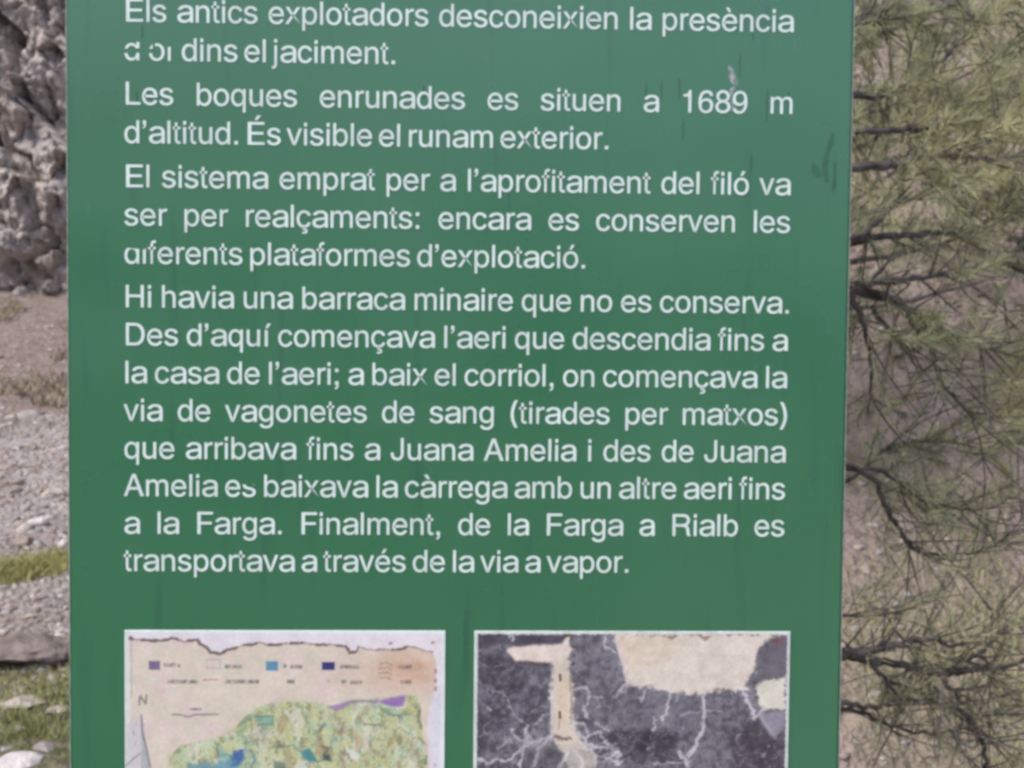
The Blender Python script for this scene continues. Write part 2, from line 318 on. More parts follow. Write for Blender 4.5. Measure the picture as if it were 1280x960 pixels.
GLY = json.loads(r'''{"a":[[[160,-9],[137,-7],[115,-3],[94,5],[76,15],[60,29],[48,45],[38,63],[32,84],[30,108],[32,128],[36,146],[43,161],[53,174],[64,184],[78,193],[92,200],[108,206],[125,211],[178,220],[234,227],[247,229],[257,231],[265,235],[271,240],[274,246],[276,255],[276,257],[275,272],[272,285],[267,297],[260,307],[251,315],[240,322],[227,327],[212,330],[196,331],[178,330],[163,327],[149,322],[137,316],[127,309],[118,301],[110,292],[104,283],[100,274],[41,291],[51,313],[64,331],[79,346],[95,358],[114,368],[133,375],[153,380],[173,383],[194,384],[239,379],[255,375],[271,369],[286,360],[300,350],[312,336],[322,320],[330,301],[335,278],[337,251],[337,0],[277,0],[277,52],[272,52],[252,25],[242,16],[229,8],[215,1],[199,-4],[181,-7]],[[170,45],[192,47],[211,51],[228,59],[242,68],[254,80],[263,93],[270,108],[274,122],[276,138],[276,190],[259,182],[231,176],[200,171],[175,168],[134,159],[122,153],[112,147],[103,139],[97,130],[93,118],[92,105],[93,93],[96,82],[102,72],[109,64],[119,57],[130,52],[142,48],[156,46]]],"b":[[[229,-8],[208,-7],[189,-3],[172,4],[159,12],[147,21],[138,31],[118,59],[112,59],[112,0],[53,0],[53,509],[114,509],[114,319],[118,319],[137,346],[147,355],[158,364],[171,373],[188,379],[207,383],[229,384],[259,382],[287,374],[313,361],[335,342],[354,320],[370,293],[381,261],[388,227],[390,189],[388,151],[381,116],[370,84],[355,57],[336,34],[313,16],[288,3],[260,-6]],[[220,47],[242,49],[262,55],[279,66],[294,80],[306,97],[316,117],[323,139],[327,163],[328,189],[327,215],[323,239],[316,261],[307,281],[295,298],[280,311],[262,322],[243,328],[220,330],[198,328],[178,322],[161,312],[147,299],[134,282],[125,263],[118,241],[114,216],[113,189],[114,162],[118,138],[125,115],[135,95],[147,78],[162,65],[179,55],[198,49]]],"c":[[[207,-8],[174,-5],[144,3],[117,16],[93,35],[72,58],[56,85],[44,116],[37,150],[34,187],[37,225],[44,260],[56,291],[72,318],[93,341],[117,360],[144,374],[174,382],[207,384],[226,384],[243,381],[260,377],[276,371],[291,364],[305,356],[318,346],[330,335],[340,322],[349,308],[356,293],[362,277],[303,262],[290,289],[270,311],[242,325],[207,330],[184,328],[163,321],[145,310],[130,296],[118,278],[108,258],[102,236],[98,212],[96,187],[98,163],[102,139],[108,117],[118,97],[130,80],[145,66],[163,55],[184,49],[207,46],[243,52],[271,66],[292,89],[304,117],[363,102],[357,86],[350,70],[341,56],[331,43],[319,32],[306,21],[292,12],[277,5],[261,-1],[244,-5],[226,-7]]],"d":[[[195,-8],[165,-6],[137,3],[111,16],[89,34],[70,57],[55,84],[43,116],[36,151],[34,189],[36,227],[43,261],[55,293],[70,320],[89,342],[112,361],[137,374],[165,382],[196,384],[218,383],[237,379],[253,373],[267,364],[278,355],[287,346],[306,319],[311,319],[311,509],[372,509],[372,0],[313,0],[313,59],[307,59],[287,31],[277,21],[266,12],[252,4],[236,-3],[217,-7]],[[205,47],[226,49],[246,55],[263,65],[278,78],[290,95],[299,115],[306,138],[310,162],[312,189],[310,216],[306,241],[300,263],[290,282],[278,299],[263,312],[246,322],[227,328],[205,330],[182,328],[162,322],[145,311],[130,298],[118,281],[108,261],[102,239],[98,215],[96,189],[98,163],[102,139],[109,117],[118,97],[130,80],[145,66],[162,55],[182,49]]],"e":[[[212,-8],[177,-5],[145,3],[117,16],[92,35],[72,58],[56,85],[44,116],[37,150],[34,187],[36,224],[44,258],[55,290],[71,317],[91,340],[115,359],[142,373],[172,382],[205,384],[226,383],[246,380],[266,374],[285,366],[303,355],[319,341],[334,324],[347,305],[357,282],[365,256],[370,227],[371,194],[371,169],[75,169],[75,221],[338,221],[310,202],[308,226],[304,248],[298,269],[288,286],[277,301],[263,314],[246,323],[227,328],[205,330],[183,328],[164,323],[146,313],[131,301],[119,286],[109,270],[102,251],[97,231],[96,211],[96,178],[98,151],[102,127],[110,106],[121,88],[135,73],[151,61],[169,53],[190,48],[212,46],[227,47],[241,49],[254,53],[265,58],[276,65],[285,73],[294,82],[300,93],[306,105],[365,91],[358,72],[348,55],[335,39],[320,26],[302,14],[283,4],[261,-3],[237,-7]]],"f":[[[228,379],[228,327],[6,327],[6,379]],[[81,0],[81,432],[82,452],[87,470],[96,486],[107,499],[120,510],[135,519],[152,525],[169,529],[187,530],[222,527],[243,521],[227,468],[215,472],[195,474],[178,472],[164,468],[154,460],[147,449],[143,435],[142,419],[142,0]]],"g":[[[207,-151],[180,-149],[156,-146],[134,-140],[114,-132],[97,-122],[82,-110],[70,-97],[59,-84],[51,-69],[101,-41],[122,-66],[131,-74],[142,-82],[154,-88],[169,-93],[187,-96],[207,-97],[236,-95],[261,-87],[282,-75],[298,-58],[308,-34],[311,-6],[311,68],[306,68],[287,41],[277,32],[266,23],[252,16],[236,10],[217,6],[195,5],[165,7],[138,14],[113,27],[90,43],[71,65],[55,90],[43,120],[36,154],[34,191],[36,229],[43,263],[55,293],[71,320],[90,342],[112,361],[138,374],[166,382],[196,384],[218,383],[237,379],[253,373],[267,365],[279,356],[288,346],[308,319],[313,319],[313,379],[372,379],[372,-9],[370,-40],[363,-67],[350,-90],[334,-109],[314,-124],[291,-136],[265,-144],[237,-149]],[[205,59],[227,61],[246,66],[264,75],[278,87],[290,103],[300,121],[307,142],[311,166],[312,193],[311,219],[307,242],[300,264],[291,283],[279,299],[264,312],[247,322],[227,328],[205,330],[182,328],[163,322],[145,312],[130,298],[118,282],[109,262],[102,241],[98,218],[96,193],[98,167],[102,144],[109,123],[118,104],[131,88],[145,76],[163,66],[183,61]]],"h":[[[114,227],[114,0],[53,0],[53,509],[114,509],[114,287],[102,287],[116,319],[132,344],[152,362],[175,374],[200,382],[227,384],[252,383],[275,377],[295,369],[313,356],[328,340],[341,321],[350,298],[355,271],[357,240],[357,0],[296,0],[296,235],[293,263],[286,286],[273,304],[256,318],[235,326],[210,329],[192,328],[176,324],[161,317],[147,308],[136,297],[126,283],[119,266],[115,248]]],"j":[[[53,379],[114,379],[114,-30],[112,-52],[108,-72],[102,-90],[92,-106],[80,-119],[65,-129],[47,-137],[27,-141],[4,-143],[-10,-143],[-10,-87],[2,-87],[18,-85],[31,-80],[40,-72],[47,-61],[51,-46],[53,-29]],[[83,443],[72,444],[62,448],[53,455],[47,463],[42,472],[41,483],[42,494],[47,504],[53,512],[62,518],[72,522],[83,524],[95,522],[105,518],[114,512],[120,504],[125,494],[126,483],[125,472],[120,463],[114,455],[105,448],[95,444]]],"m":[[[53,0],[53,379],[112,379],[112,295],[108,295],[114,314],[122,331],[132,346],[144,358],[158,368],[172,376],[187,382],[203,385],[219,386],[245,383],[268,375],[287,361],[303,342],[314,320],[321,295],[312,295],[318,312],[326,329],[337,343],[350,356],[364,366],[381,375],[398,381],[417,385],[437,386],[458,385],[478,380],[497,372],[514,361],[529,346],[541,328],[550,307],[555,283],[557,255],[557,0],[496,0],[496,254],[493,279],[485,298],[473,313],[456,323],[438,329],[419,330],[402,329],[387,326],[374,320],[363,312],[353,302],[345,290],[340,277],[336,263],[335,247],[335,0],[274,0],[274,260],[272,280],[265,297],[253,311],[238,322],[220,328],[199,330],[185,329],[171,326],[158,320],[145,312],[135,302],[126,289],[119,274],[115,257],[114,238],[114,0]]],"n":[[[114,227],[114,0],[53,0],[53,379],[112,379],[112,287],[102,287],[116,319],[132,344],[152,362],[175,374],[200,382],[227,384],[252,383],[275,377],[295,369],[313,356],[328,340],[341,321],[350,298],[355,271],[357,240],[357,0],[296,0],[296,235],[293,263],[286,286],[273,304],[256,318],[235,326],[210,329],[192,328],[176,324],[161,317],[147,308],[136,297],[126,283],[119,266],[115,248]]],"o":[[[207,-8],[174,-5],[144,3],[117,16],[93,35],[72,58],[56,85],[44,116],[37,150],[34,187],[37,225],[44,260],[56,291],[72,318],[93,341],[117,360],[144,374],[174,382],[207,384],[241,382],[271,374],[299,360],[323,341],[343,318],[359,291],[371,260],[379,225],[381,187],[379,150],[371,116],[359,85],[343,58],[323,35],[299,16],[271,3],[241,-5]],[[207,46],[231,49],[252,55],[270,66],[285,80],[298,97],[307,117],[314,139],[318,163],[319,187],[318,212],[314,236],[307,258],[298,278],[285,296],[270,310],[252,321],[231,328],[207,330],[184,328],[163,321],[145,310],[130,296],[118,278],[108,258],[102,236],[98,212],[96,187],[98,163],[102,139],[108,117],[118,97],[130,80],[145,66],[163,55],[184,49]]],"p":[[[53,-143],[53,379],[112,379],[112,319],[118,319],[137,346],[147,355],[158,364],[171,373],[188,379],[207,383],[229,384],[259,382],[287,374],[313,361],[335,342],[354,320],[370,293],[381,261],[388,227],[390,189],[388,151],[381,116],[370,84],[355,57],[336,34],[313,16],[288,3],[260,-6],[229,-8],[208,-7],[189,-3],[173,4],[159,12],[147,21],[138,31],[118,59],[114,59],[114,-143]],[[220,47],[242,49],[262,55],[279,66],[294,80],[306,97],[316,117],[323,139],[327,163],[328,189],[327,215],[323,239],[316,261],[307,281],[295,298],[280,311],[262,322],[243,328],[220,330],[198,328],[178,322],[161,312],[147,299],[134,282],[125,263],[118,241],[114,216],[113,189],[114,162],[118,138],[125,115],[135,95],[147,78],[162,65],[179,55],[198,49]]],"q":[[[372,-143],[311,-143],[311,59],[306,59],[287,31],[277,21],[266,12],[252,4],[236,-3],[217,-7],[195,-8],[165,-6],[137,3],[111,16],[89,34],[70,57],[55,84],[43,116],[36,151],[34,189],[36,227],[43,261],[55,293],[70,320],[89,342],[112,361],[137,374],[165,382],[196,384],[218,383],[237,379],[253,373],[267,364],[278,355],[287,346],[307,319],[313,319],[313,379],[372,379]],[[205,47],[226,49],[246,55],[263,65],[278,78],[290,95],[299,115],[306,138],[310,162],[312,189],[310,216],[306,241],[300,263],[290,282],[278,299],[263,312],[246,322],[227,328],[205,330],[182,328],[162,322],[145,311],[130,298],[118,281],[108,261],[102,239],[98,215],[96,189],[98,163],[102,139],[109,117],[118,97],[130,80],[145,66],[162,55],[182,49]]],"r":[[[53,0],[53,379],[112,379],[112,321],[115,321],[124,339],[137,354],[152,367],[171,377],[191,383],[213,385],[229,384],[243,384],[243,322],[230,324],[207,326],[190,324],[174,321],[159,315],[146,306],[135,296],[126,284],[119,269],[115,254],[114,237],[114,0]]],"s":[[[182,-8],[157,-7],[133,-3],[112,3],[93,12],[76,24],[62,38],[50,54],[41,73],[36,94],[94,107],[101,87],[111,72],[124,60],[141,52],[160,47],[181,45],[206,47],[227,53],[244,62],[258,74],[265,88],[268,103],[266,115],[262,126],[254,136],[243,144],[229,150],[212,155],[149,170],[118,180],[92,192],[72,208],[58,227],[50,249],[47,274],[49,295],[55,314],[65,332],[79,347],[95,360],[115,370],[137,378],[161,383],[187,384],[212,383],[234,379],[254,372],[271,363],[286,352],[299,339],[309,324],[318,308],[324,290],[268,277],[262,291],[254,304],[243,316],[228,325],[210,331],[187,333],[166,331],[147,326],[131,317],[119,305],[111,292],[109,277],[110,264],[115,253],[124,243],[136,235],[152,229],[172,223],[229,209],[261,200],[287,187],[306,171],[320,153],[328,131],[331,107],[329,85],[323,65],[312,47],[298,31],[281,18],[260,6],[236,-2],[210,-7]]],"t":[[[204,379],[204,327],[6,327],[6,379]],[[65,471],[126,471],[126,98],[127,83],[130,70],[136,61],[144,55],[156,51],[170,50],[185,51],[202,54],[213,2],[192,-3],[168,-4],[138,-1],[113,7],[92,21],[77,41],[68,64],[65,93]]],"u":[[[182,-5],[158,-3],[135,2],[115,11],[97,23],[82,39],[69,59],[60,82],[54,109],[53,139],[53,379],[114,379],[114,144],[116,117],[124,94],[137,75],[154,61],[175,53],[200,50],[218,51],[234,55],[249,62],[263,71],[274,83],[283,97],[290,113],[295,132],[296,153],[296,379],[357,379],[357,0],[298,0],[298,92],[307,92],[294,60],[277,35],[257,17],[234,5],[209,-3]]],"v":[[[163,0],[17,379],[84,379],[165,155],[187,87],[206,21],[184,21],[203,87],[224,155],[305,379],[371,379],[226,0]]],"x":[[[21,0],[171,218],[171,171],[29,379],[100,379],[147,306],[179,253],[207,206],[175,206],[202,253],[233,306],[282,379],[352,379],[209,169],[209,214],[358,0],[287,0],[231,85],[200,136],[173,182],[205,182],[178,136],[148,85],[91,0]]],"É":[[[60,0],[60,509],[372,509],[372,452],[125,452],[125,286],[355,286],[355,229],[125,229],[125,57],[375,57],[375,0]],[[191,558],[239,659],[307,659],[241,558]]],"E":[[[60,0],[60,509],[372,509],[372,452],[125,452],[125,286],[355,286],[355,229],[125,229],[125,57],[375,57],[375,0]]],"D":[[[219,0],[96,0],[96,57],[215,57],[254,60],[288,68],[318,81],[343,99],[363,122],[379,149],[390,181],[397,216],[399,255],[397,294],[390,329],[379,361],[364,388],[344,410],[320,428],[291,441],[258,449],[221,452],[93,452],[93,509],[225,509],[273,505],[315,495],[353,478],[385,455],[412,426],[433,391],[449,351],[458,306],[462,255],[458,205],[449,159],[433,119],[411,83],[384,54],[351,31],[312,14],[268,3]],[[125,509],[125,0],[60,0],[60,509]]],"F":[[[60,0],[60,509],[369,509],[369,452],[125,452],[125,278],[346,278],[346,221],[125,221],[125,0]]],"H":[[[60,0],[60,509],[125,509],[125,289],[392,289],[392,509],[457,509],[457,0],[392,0],[392,232],[125,232],[125,0]]],"J":[[[185,-7],[143,-2],[106,11],[75,33],[52,63],[38,100],[33,145],[33,173],[98,173],[98,145],[100,117],[108,93],[122,74],[139,61],[160,53],[185,50],[209,53],[230,61],[248,74],[261,93],[269,117],[272,145],[272,509],[336,509],[336,145],[332,100],[318,63],[294,33],[263,11],[227,-2]]],"A":[[[16,0],[201,509],[276,509],[463,0],[395,0],[287,302],[264,372],[232,478],[245,478],[213,371],[191,302],[85,0]],[[110,142],[110,199],[370,199],[370,142]]],"L":[[[60,0],[60,509],[125,509],[125,57],[361,57],[361,0]]],"R":[[[60,0],[60,509],[236,509],[273,506],[305,500],[333,489],[356,473],[376,455],[390,433],[401,408],[407,381],[409,352],[407,323],[401,296],[390,271],[376,250],[356,232],[333,217],[305,206],[273,200],[236,198],[96,198],[96,255],[234,255],[258,256],[280,260],[298,267],[313,276],[325,287],[334,300],[340,316],[344,333],[345,352],[344,371],[340,389],[334,405],[325,419],[313,430],[298,440],[279,446],[258,451],[233,452],[125,452],[125,0]],[[353,0],[230,229],[303,229],[428,0]]],"(":[[[89,207],[90,244],[94,283],[101,324],[109,364],[119,403],[132,441],[145,477],[160,510],[177,539],[236,539],[219,503],[204,466],[191,428],[179,390],[169,351],[161,313],[156,276],[152,241],[151,207],[152,176],[155,145],[160,115],[167,83],[177,50],[188,16],[202,-19],[218,-57],[236,-96],[177,-96],[150,-46],[128,4],[111,55],[99,106],[92,156]]],")":[[[37,-96],[56,-56],[72,-18],[86,18],[97,52],[106,85],[113,116],[118,147],[121,177],[122,207],[121,241],[117,276],[112,313],[104,351],[94,390],[82,428],[69,466],[54,503],[37,539],[97,539],[113,510],[128,477],[142,441],[154,403],[164,364],[173,323],[179,283],[183,244],[184,207],[182,156],[174,104],[161,53],[144,3],[123,-47],[97,-96]]],"à":[[[160,-9],[137,-7],[115,-3],[94,5],[76,15],[60,29],[48,45],[38,63],[32,84],[30,108],[32,128],[36,146],[43,161],[53,174],[64,184],[78,193],[92,200],[108,206],[125,211],[178,220],[234,227],[247,229],[257,231],[265,235],[271,240],[274,246],[276,255],[276,257],[275,272],[272,285],[267,297],[260,307],[251,315],[240,322],[227,327],[212,330],[196,331],[178,330],[163,327],[149,322],[137,316],[127,309],[118,301],[110,292],[104,283],[100,274],[41,291],[51,313],[64,331],[79,346],[95,358],[114,368],[133,375],[153,380],[173,383],[194,384],[239,379],[255,375],[271,369],[286,360],[300,350],[312,336],[322,320],[330,301],[335,278],[337,251],[337,0],[277,0],[277,52],[272,52],[252,25],[242,16],[229,8],[215,1],[199,-4],[181,-7]],[[170,45],[192,47],[211,51],[228,59],[242,68],[254,80],[263,93],[270,108],[274,122],[276,138],[276,190],[259,182],[231,176],[200,171],[175,168],[134,159],[122,153],[112,147],[103,139],[97,130],[93,118],[92,105],[93,93],[96,82],[102,72],[109,64],[119,57],[130,52],[142,48],[156,46]],[[165,429],[99,529],[168,529],[215,429]]],"ç":[[[207,-8],[174,-5],[144,3],[117,16],[93,35],[72,58],[56,85],[44,116],[37,150],[34,187],[37,225],[44,260],[56,291],[72,318],[93,341],[117,360],[144,374],[174,382],[207,384],[226,384],[243,381],[260,377],[276,371],[291,364],[305,356],[318,346],[330,335],[340,322],[349,308],[356,293],[362,277],[303,262],[290,289],[270,311],[242,325],[207,330],[184,328],[163,321],[145,310],[130,296],[118,278],[108,258],[102,236],[98,212],[96,187],[98,163],[102,139],[108,117],[118,97],[130,80],[145,66],[163,55],[184,49],[207,46],[243,52],[271,66],[292,89],[304,117],[363,102],[357,86],[350,70],[341,56],[331,43],[319,32],[306,21],[292,12],[277,5],[261,-1],[244,-5],[226,-7]],[[169,-143],[169,-107],[210,-107],[221,-106],[230,-105],[236,-102],[240,-98],[242,-92],[243,-84],[242,-77],[240,-71],[236,-67],[230,-64],[221,-63],[210,-62],[182,-62],[192,16],[224,16],[224,0],[224,-29],[244,-32],[261,-36],[273,-44],[282,-54],[287,-68],[289,-85],[287,-103],[280,-118],[270,-129],[254,-136],[234,-141],[210,-143]]],"è":[[[212,-8],[177,-5],[145,3],[117,16],[92,35],[72,58],[56,85],[44,116],[37,150],[34,187],[36,224],[44,258],[55,290],[71,317],[91,340],[115,359],[142,373],[172,382],[205,384],[226,383],[246,380],[266,374],[285,366],[303,355],[319,341],[334,324],[347,305],[357,282],[365,256],[370,227],[371,194],[371,169],[75,169],[75,221],[338,221],[310,202],[308,226],[304,248],[298,269],[288,286],[277,301],[263,314],[246,323],[227,328],[205,330],[183,328],[164,323],[146,313],[131,301],[119,286],[109,270],[102,251],[97,231],[96,211],[96,178],[98,151],[102,127],[110,106],[121,88],[135,73],[151,61],[169,53],[190,48],[212,46],[227,47],[241,49],[254,53],[265,58],[276,65],[285,73],[294,82],[300,93],[306,105],[365,91],[358,72],[348,55],[335,39],[320,26],[302,14],[283,4],[261,-3],[237,-7]],[[180,429],[114,529],[182,529],[230,429]]],"é":[[[212,-8],[177,-5],[145,3],[117,16],[92,35],[72,58],[56,85],[44,116],[37,150],[34,187],[36,224],[44,258],[55,290],[71,317],[91,340],[115,359],[142,373],[172,382],[205,384],[226,383],[246,380],[266,374],[285,366],[303,355],[319,341],[334,324],[347,305],[357,282],[365,256],[370,227],[371,194],[371,169],[75,169],[75,221],[338,221],[310,202],[308,226],[304,248],[298,269],[288,286],[277,301],[263,314],[246,323],[227,328],[205,330],[183,328],[164,323],[146,313],[131,301],[119,286],[109,270],[102,251],[97,231],[96,211],[96,178],[98,151],[102,127],[110,106],[121,88],[135,73],[151,61],[169,53],[190,48],[212,46],[227,47],[241,49],[254,53],[265,58],[276,65],[285,73],[294,82],[300,93],[306,105],[365,91],[358,72],[348,55],[335,39],[320,26],[302,14],[283,4],[261,-3],[237,-7]],[[177,429],[225,529],[293,529],[227,429]]],"ó":[[[207,-8],[174,-5],[144,3],[117,16],[93,35],[72,58],[56,85],[44,116],[37,150],[34,187],[37,225],[44,260],[56,291],[72,318],[93,341],[117,360],[144,374],[174,382],[207,384],[241,382],[271,374],[299,360],[323,341],[343,318],[359,291],[371,260],[379,225],[381,187],[379,150],[371,116],[359,85],[343,58],[323,35],[299,16],[271,3],[241,-5]],[[207,46],[231,49],[252,55],[270,66],[285,80],[298,97],[307,117],[314,139],[318,163],[319,187],[318,212],[314,236],[307,258],[298,278],[285,296],[270,310],[252,321],[231,328],[207,330],[184,328],[163,321],[145,310],[130,296],[118,278],[108,258],[102,236],[98,212],[96,187],[98,163],[102,139],[108,117],[118,97],[130,80],[145,66],[163,55],[184,49]],[[181,429],[228,529],[297,529],[231,429]]],"N":[[[60,0],[60,509],[136,509],[343,183],[363,151],[388,107],[414,55],[405,54],[401,108],[399,157],[399,195],[399,509],[463,509],[463,0],[387,0],[202,290],[177,331],[148,381],[108,452],[119,454],[122,384],[124,328],[125,291],[125,0]]],"6":[[[226,-7],[196,-4],[168,3],[142,15],[119,31],[100,51],[84,74],[73,101],[66,130],[64,162],[65,187],[71,212],[80,239],[93,268],[112,302],[137,340],[252,509],[322,509],[151,261],[145,261],[151,270],[157,279],[165,288],[174,295],[184,302],[196,307],[208,311],[221,313],[235,314],[265,312],[291,305],[316,295],[337,280],[355,262],[370,240],[380,215],[387,187],[389,157],[387,127],[379,98],[368,73],[352,50],[333,30],[310,14],[284,3],[257,-4]],[[226,48],[245,50],[263,55],[279,63],[293,73],[304,86],[314,101],[322,119],[326,137],[327,157],[326,178],[322,196],[314,213],[304,228],[293,241],[279,251],[263,259],[245,264],[226,265],[207,264],[190,259],[174,252],[160,241],[148,229],[138,214],[131,197],[126,179],[125,158],[126,138],[131,119],[138,102],[148,86],[160,73],[174,63],[190,55],[207,50]]],"8":[[[226,-7],[193,-5],[163,1],[136,11],[111,25],[91,42],[74,62],[62,84],[54,109],[52,135],[53,156],[58,176],[65,195],[75,212],[87,228],[101,241],[117,252],[134,260],[153,265],[153,267],[129,276],[109,289],[93,308],[80,330],[73,354],[70,380],[73,405],[79,429],[90,450],[106,469],[124,485],[146,498],[170,508],[197,514],[226,516],[255,514],[282,508],[306,498],[328,485],[346,469],[361,450],[373,429],[379,405],[382,380],[379,354],[372,330],[359,308],[343,289],[323,276],[300,267],[300,265],[319,260],[335,252],[351,241],[365,228],[377,212],[387,195],[395,176],[399,156],[401,135],[398,109],[391,84],[378,62],[362,42],[341,25],[317,11],[289,1],[259,-5]],[[226,49],[248,50],[267,54],[285,60],[300,69],[313,79],[323,91],[331,106],[335,121],[337,139],[335,157],[330,173],[322,189],[312,202],[298,213],[283,223],[265,230],[247,234],[226,235],[206,234],[187,230],[169,223],[154,213],[140,202],[130,189],[122,173],[117,157],[115,139],[117,121],[121,106],[129,91],[139,79],[152,69],[167,60],[185,54],[205,50]],[[226,290],[244,291],[260,294],[274,300],[287,308],[298,318],[307,330],[314,344],[318,359],[319,376],[318,392],[314,407],[308,420],[299,432],[288,442],[275,449],[260,455],[244,459],[226,460],[208,459],[192,455],[177,449],[164,442],[153,432],[145,420],[138,407],[134,392],[133,376],[134,359],[138,344],[145,330],[154,318],[165,308],[178,300],[193,294],[209,291]]],"9":[[[226,516],[256,513],[285,506],[310,494],[333,478],[352,458],[368,434],[380,408],[387,378],[389,347],[387,322],[382,296],[373,270],[359,240],[340,207],[315,168],[200,0],[130,0],[301,248],[307,248],[302,238],[295,229],[287,221],[278,214],[268,207],[257,202],[245,198],[232,195],[218,195],[188,197],[161,203],[137,214],[116,229],[98,247],[83,269],[72,294],[66,321],[64,352],[66,382],[73,411],[85,436],[101,459],[120,479],[143,494],[168,506],[196,513]],[[226,460],[207,459],[190,454],[174,446],[160,435],[148,423],[138,407],[131,390],[127,372],[125,352],[127,331],[131,313],[138,295],[148,280],[160,268],[174,257],[190,250],[207,245],[226,243],[245,245],[263,249],[279,257],[293,267],[305,280],[314,295],[322,312],[326,330],[327,350],[326,371],[322,390],[314,407],[305,422],[293,435],[279,446],[263,454],[245,459]]]}''')
HW = {' ': 278, '.': 278, ',': 278, ':': 278, ';': 278, '(': 333, ')': 333, '’': 222, 'r': 333, 'm': 833, 'f': 278, 't': 278,
      'j': 222, 'i': 222, 'l': 222, 'í': 278, 'A': 667, 'D': 722, 'E': 667, 'É': 667, 'F': 611, 'H': 722, 'J': 500, 'L': 556, 'R': 722, 'N': 722}
for ch in 'abdeghnopqu0123456789àèéó': HW[ch] = 556
for ch in 'ckvsxyzç': HW[ch] = 500
BB = dict(a=(36, 530), b=(58, 517), c=(30, 477), d=(35, 499), e=(40, 516), f=(14, 262), g=(40, 499), h=(65, 491), j=(-16, 155), m=(65, 769), n=(65, 491),
          o=(35, 521), p=(58, 517), q=(35, 494), r=(77, 332), s=(32, 464), t=(14, 257), u=(68, 489), v=(8, 492), x=(11, 490), A=(14, 654), D=(81, 674),
          E=(86, 616), F=(86, 583), H=(77, 646), J=(17, 428), L=(76, 537), R=(88, 684), N=(76, 646))
BB.update({'6': (38, 518), '8': (38, 517), '9': (42, 514), '(': (68, 299), ')': (34, 265), '’': (53, 157), 'à': (36, 530), 'ç': (30, 477), 'è': (40, 516), 'é': (40, 516), 'ó': (35, 521), 'É': (86, 616)})
def rect(x0, y0, x1, y1): return [(x0, y0), (x1, y0), (x1, y1), (x0, y1)]
OWN = {'l': [rect(67, 0, 155, 718)], 'i': [rect(67, 0, 155, 523), rect(67, 604, 155, 718)], '.': [rect(87, 0, 191, 106)],
       ':': [rect(87, 0, 191, 106), rect(87, 410, 191, 516)], ',': [[(87, 106), (87, 0), (138, 0), (134, -70), (87, -106), (87, -150), (150, -128), (191, -60), (191, 106)]],
       ';': [rect(87, 410, 191, 516), [(87, 106), (87, 0), (138, 0), (134, -70), (87, -106), (87, -150), (150, -128), (191, -60), (191, 106)]],
       'A': [[(14, 0), (110, 0), (185, 212), (475, 212), (548, 0), (654, 0), (390, 718), (278, 718)], [(213, 292), (332, 618), (448, 292)]],
       'D': [[(81, 0)] + [(348+326*math.sin(q)**.8, 359-359*math.cos(q)) for q in [math.pi*i/18 for i in range(19)]] + [(81, 718)],
             [(173, 82), (173, 636)] + [(345+232*math.sin(q)**.8, 359+277*math.cos(q)) for q in [math.pi*i/18 for i in range(19)]]],
       'R': [[(88, 0), (180, 0), (180, 308), (400, 308), (490, 290), (535, 240), (548, 100), (560, 40), (580, 0), (684, 0), (684, 20), (650, 50), (640, 190), (615, 290), (560, 345), (620, 400), (650, 470), (655, 530), (630, 620), (570, 685), (470, 718), (88, 718)],
             [(180, 390), (180, 636), (430, 636), (520, 610), (557, 560), (560, 510), (535, 435), (480, 400), (410, 390)]],
       '1': [[(269, 0), (359, 0), (359, 709), (288, 709), (262, 630), (200, 585), (101, 575), (101, 508), (269, 508)]],
       'í': [rect(95, 0, 183, 523), [(110, 587), (180, 587), (292, 734), (178, 734)]],
       '’': [[(62, 718), (62, 600), (112, 600), (100, 530), (60, 500), (60, 470), (120, 492), (160, 560), (160, 718)]]}
SIX = [[(505, 545), (490, 615), (450, 668), (385, 703), (300, 712), (200, 695), (110, 620), (60, 510), (40, 350), (45, 230), (75, 110), (140, 25), (270, -20), (400, 10), (480, 90), (516, 220), (500, 340), (440, 420), (350, 458), (260, 455), (180, 425), (130, 375), (138, 470), (175, 570), (225, 618), (290, 636), (360, 620), (400, 585), (414, 540)][::-1], [(277, 383), (215, 370), (160, 325), (137, 240), (150, 140), (200, 75), (280, 55), (360, 75), (410, 140), (425, 220), (410, 310), (355, 370)]]
OWN['6'] = SIX; OWN['9'] = [[(556-x, 692-y) for x, y in p] for p in SIX]
def glyph(ch):
    if ch in OWN: return OWN[ch]
    pol = GLY[ch]; xs = [p[0] for s in pol for p in s]; a, b = min(xs), max(xs); c, d = BB[ch]
    return [[(c + (p[0]-a)*(d-c)/(b-a), p[1]*1.41) for p in s] for s in pol]
EM = .0237
INK = 4          # ink spread, thousandths of an em
from mathutils.geometry import tessellate_polygon
GC = {}
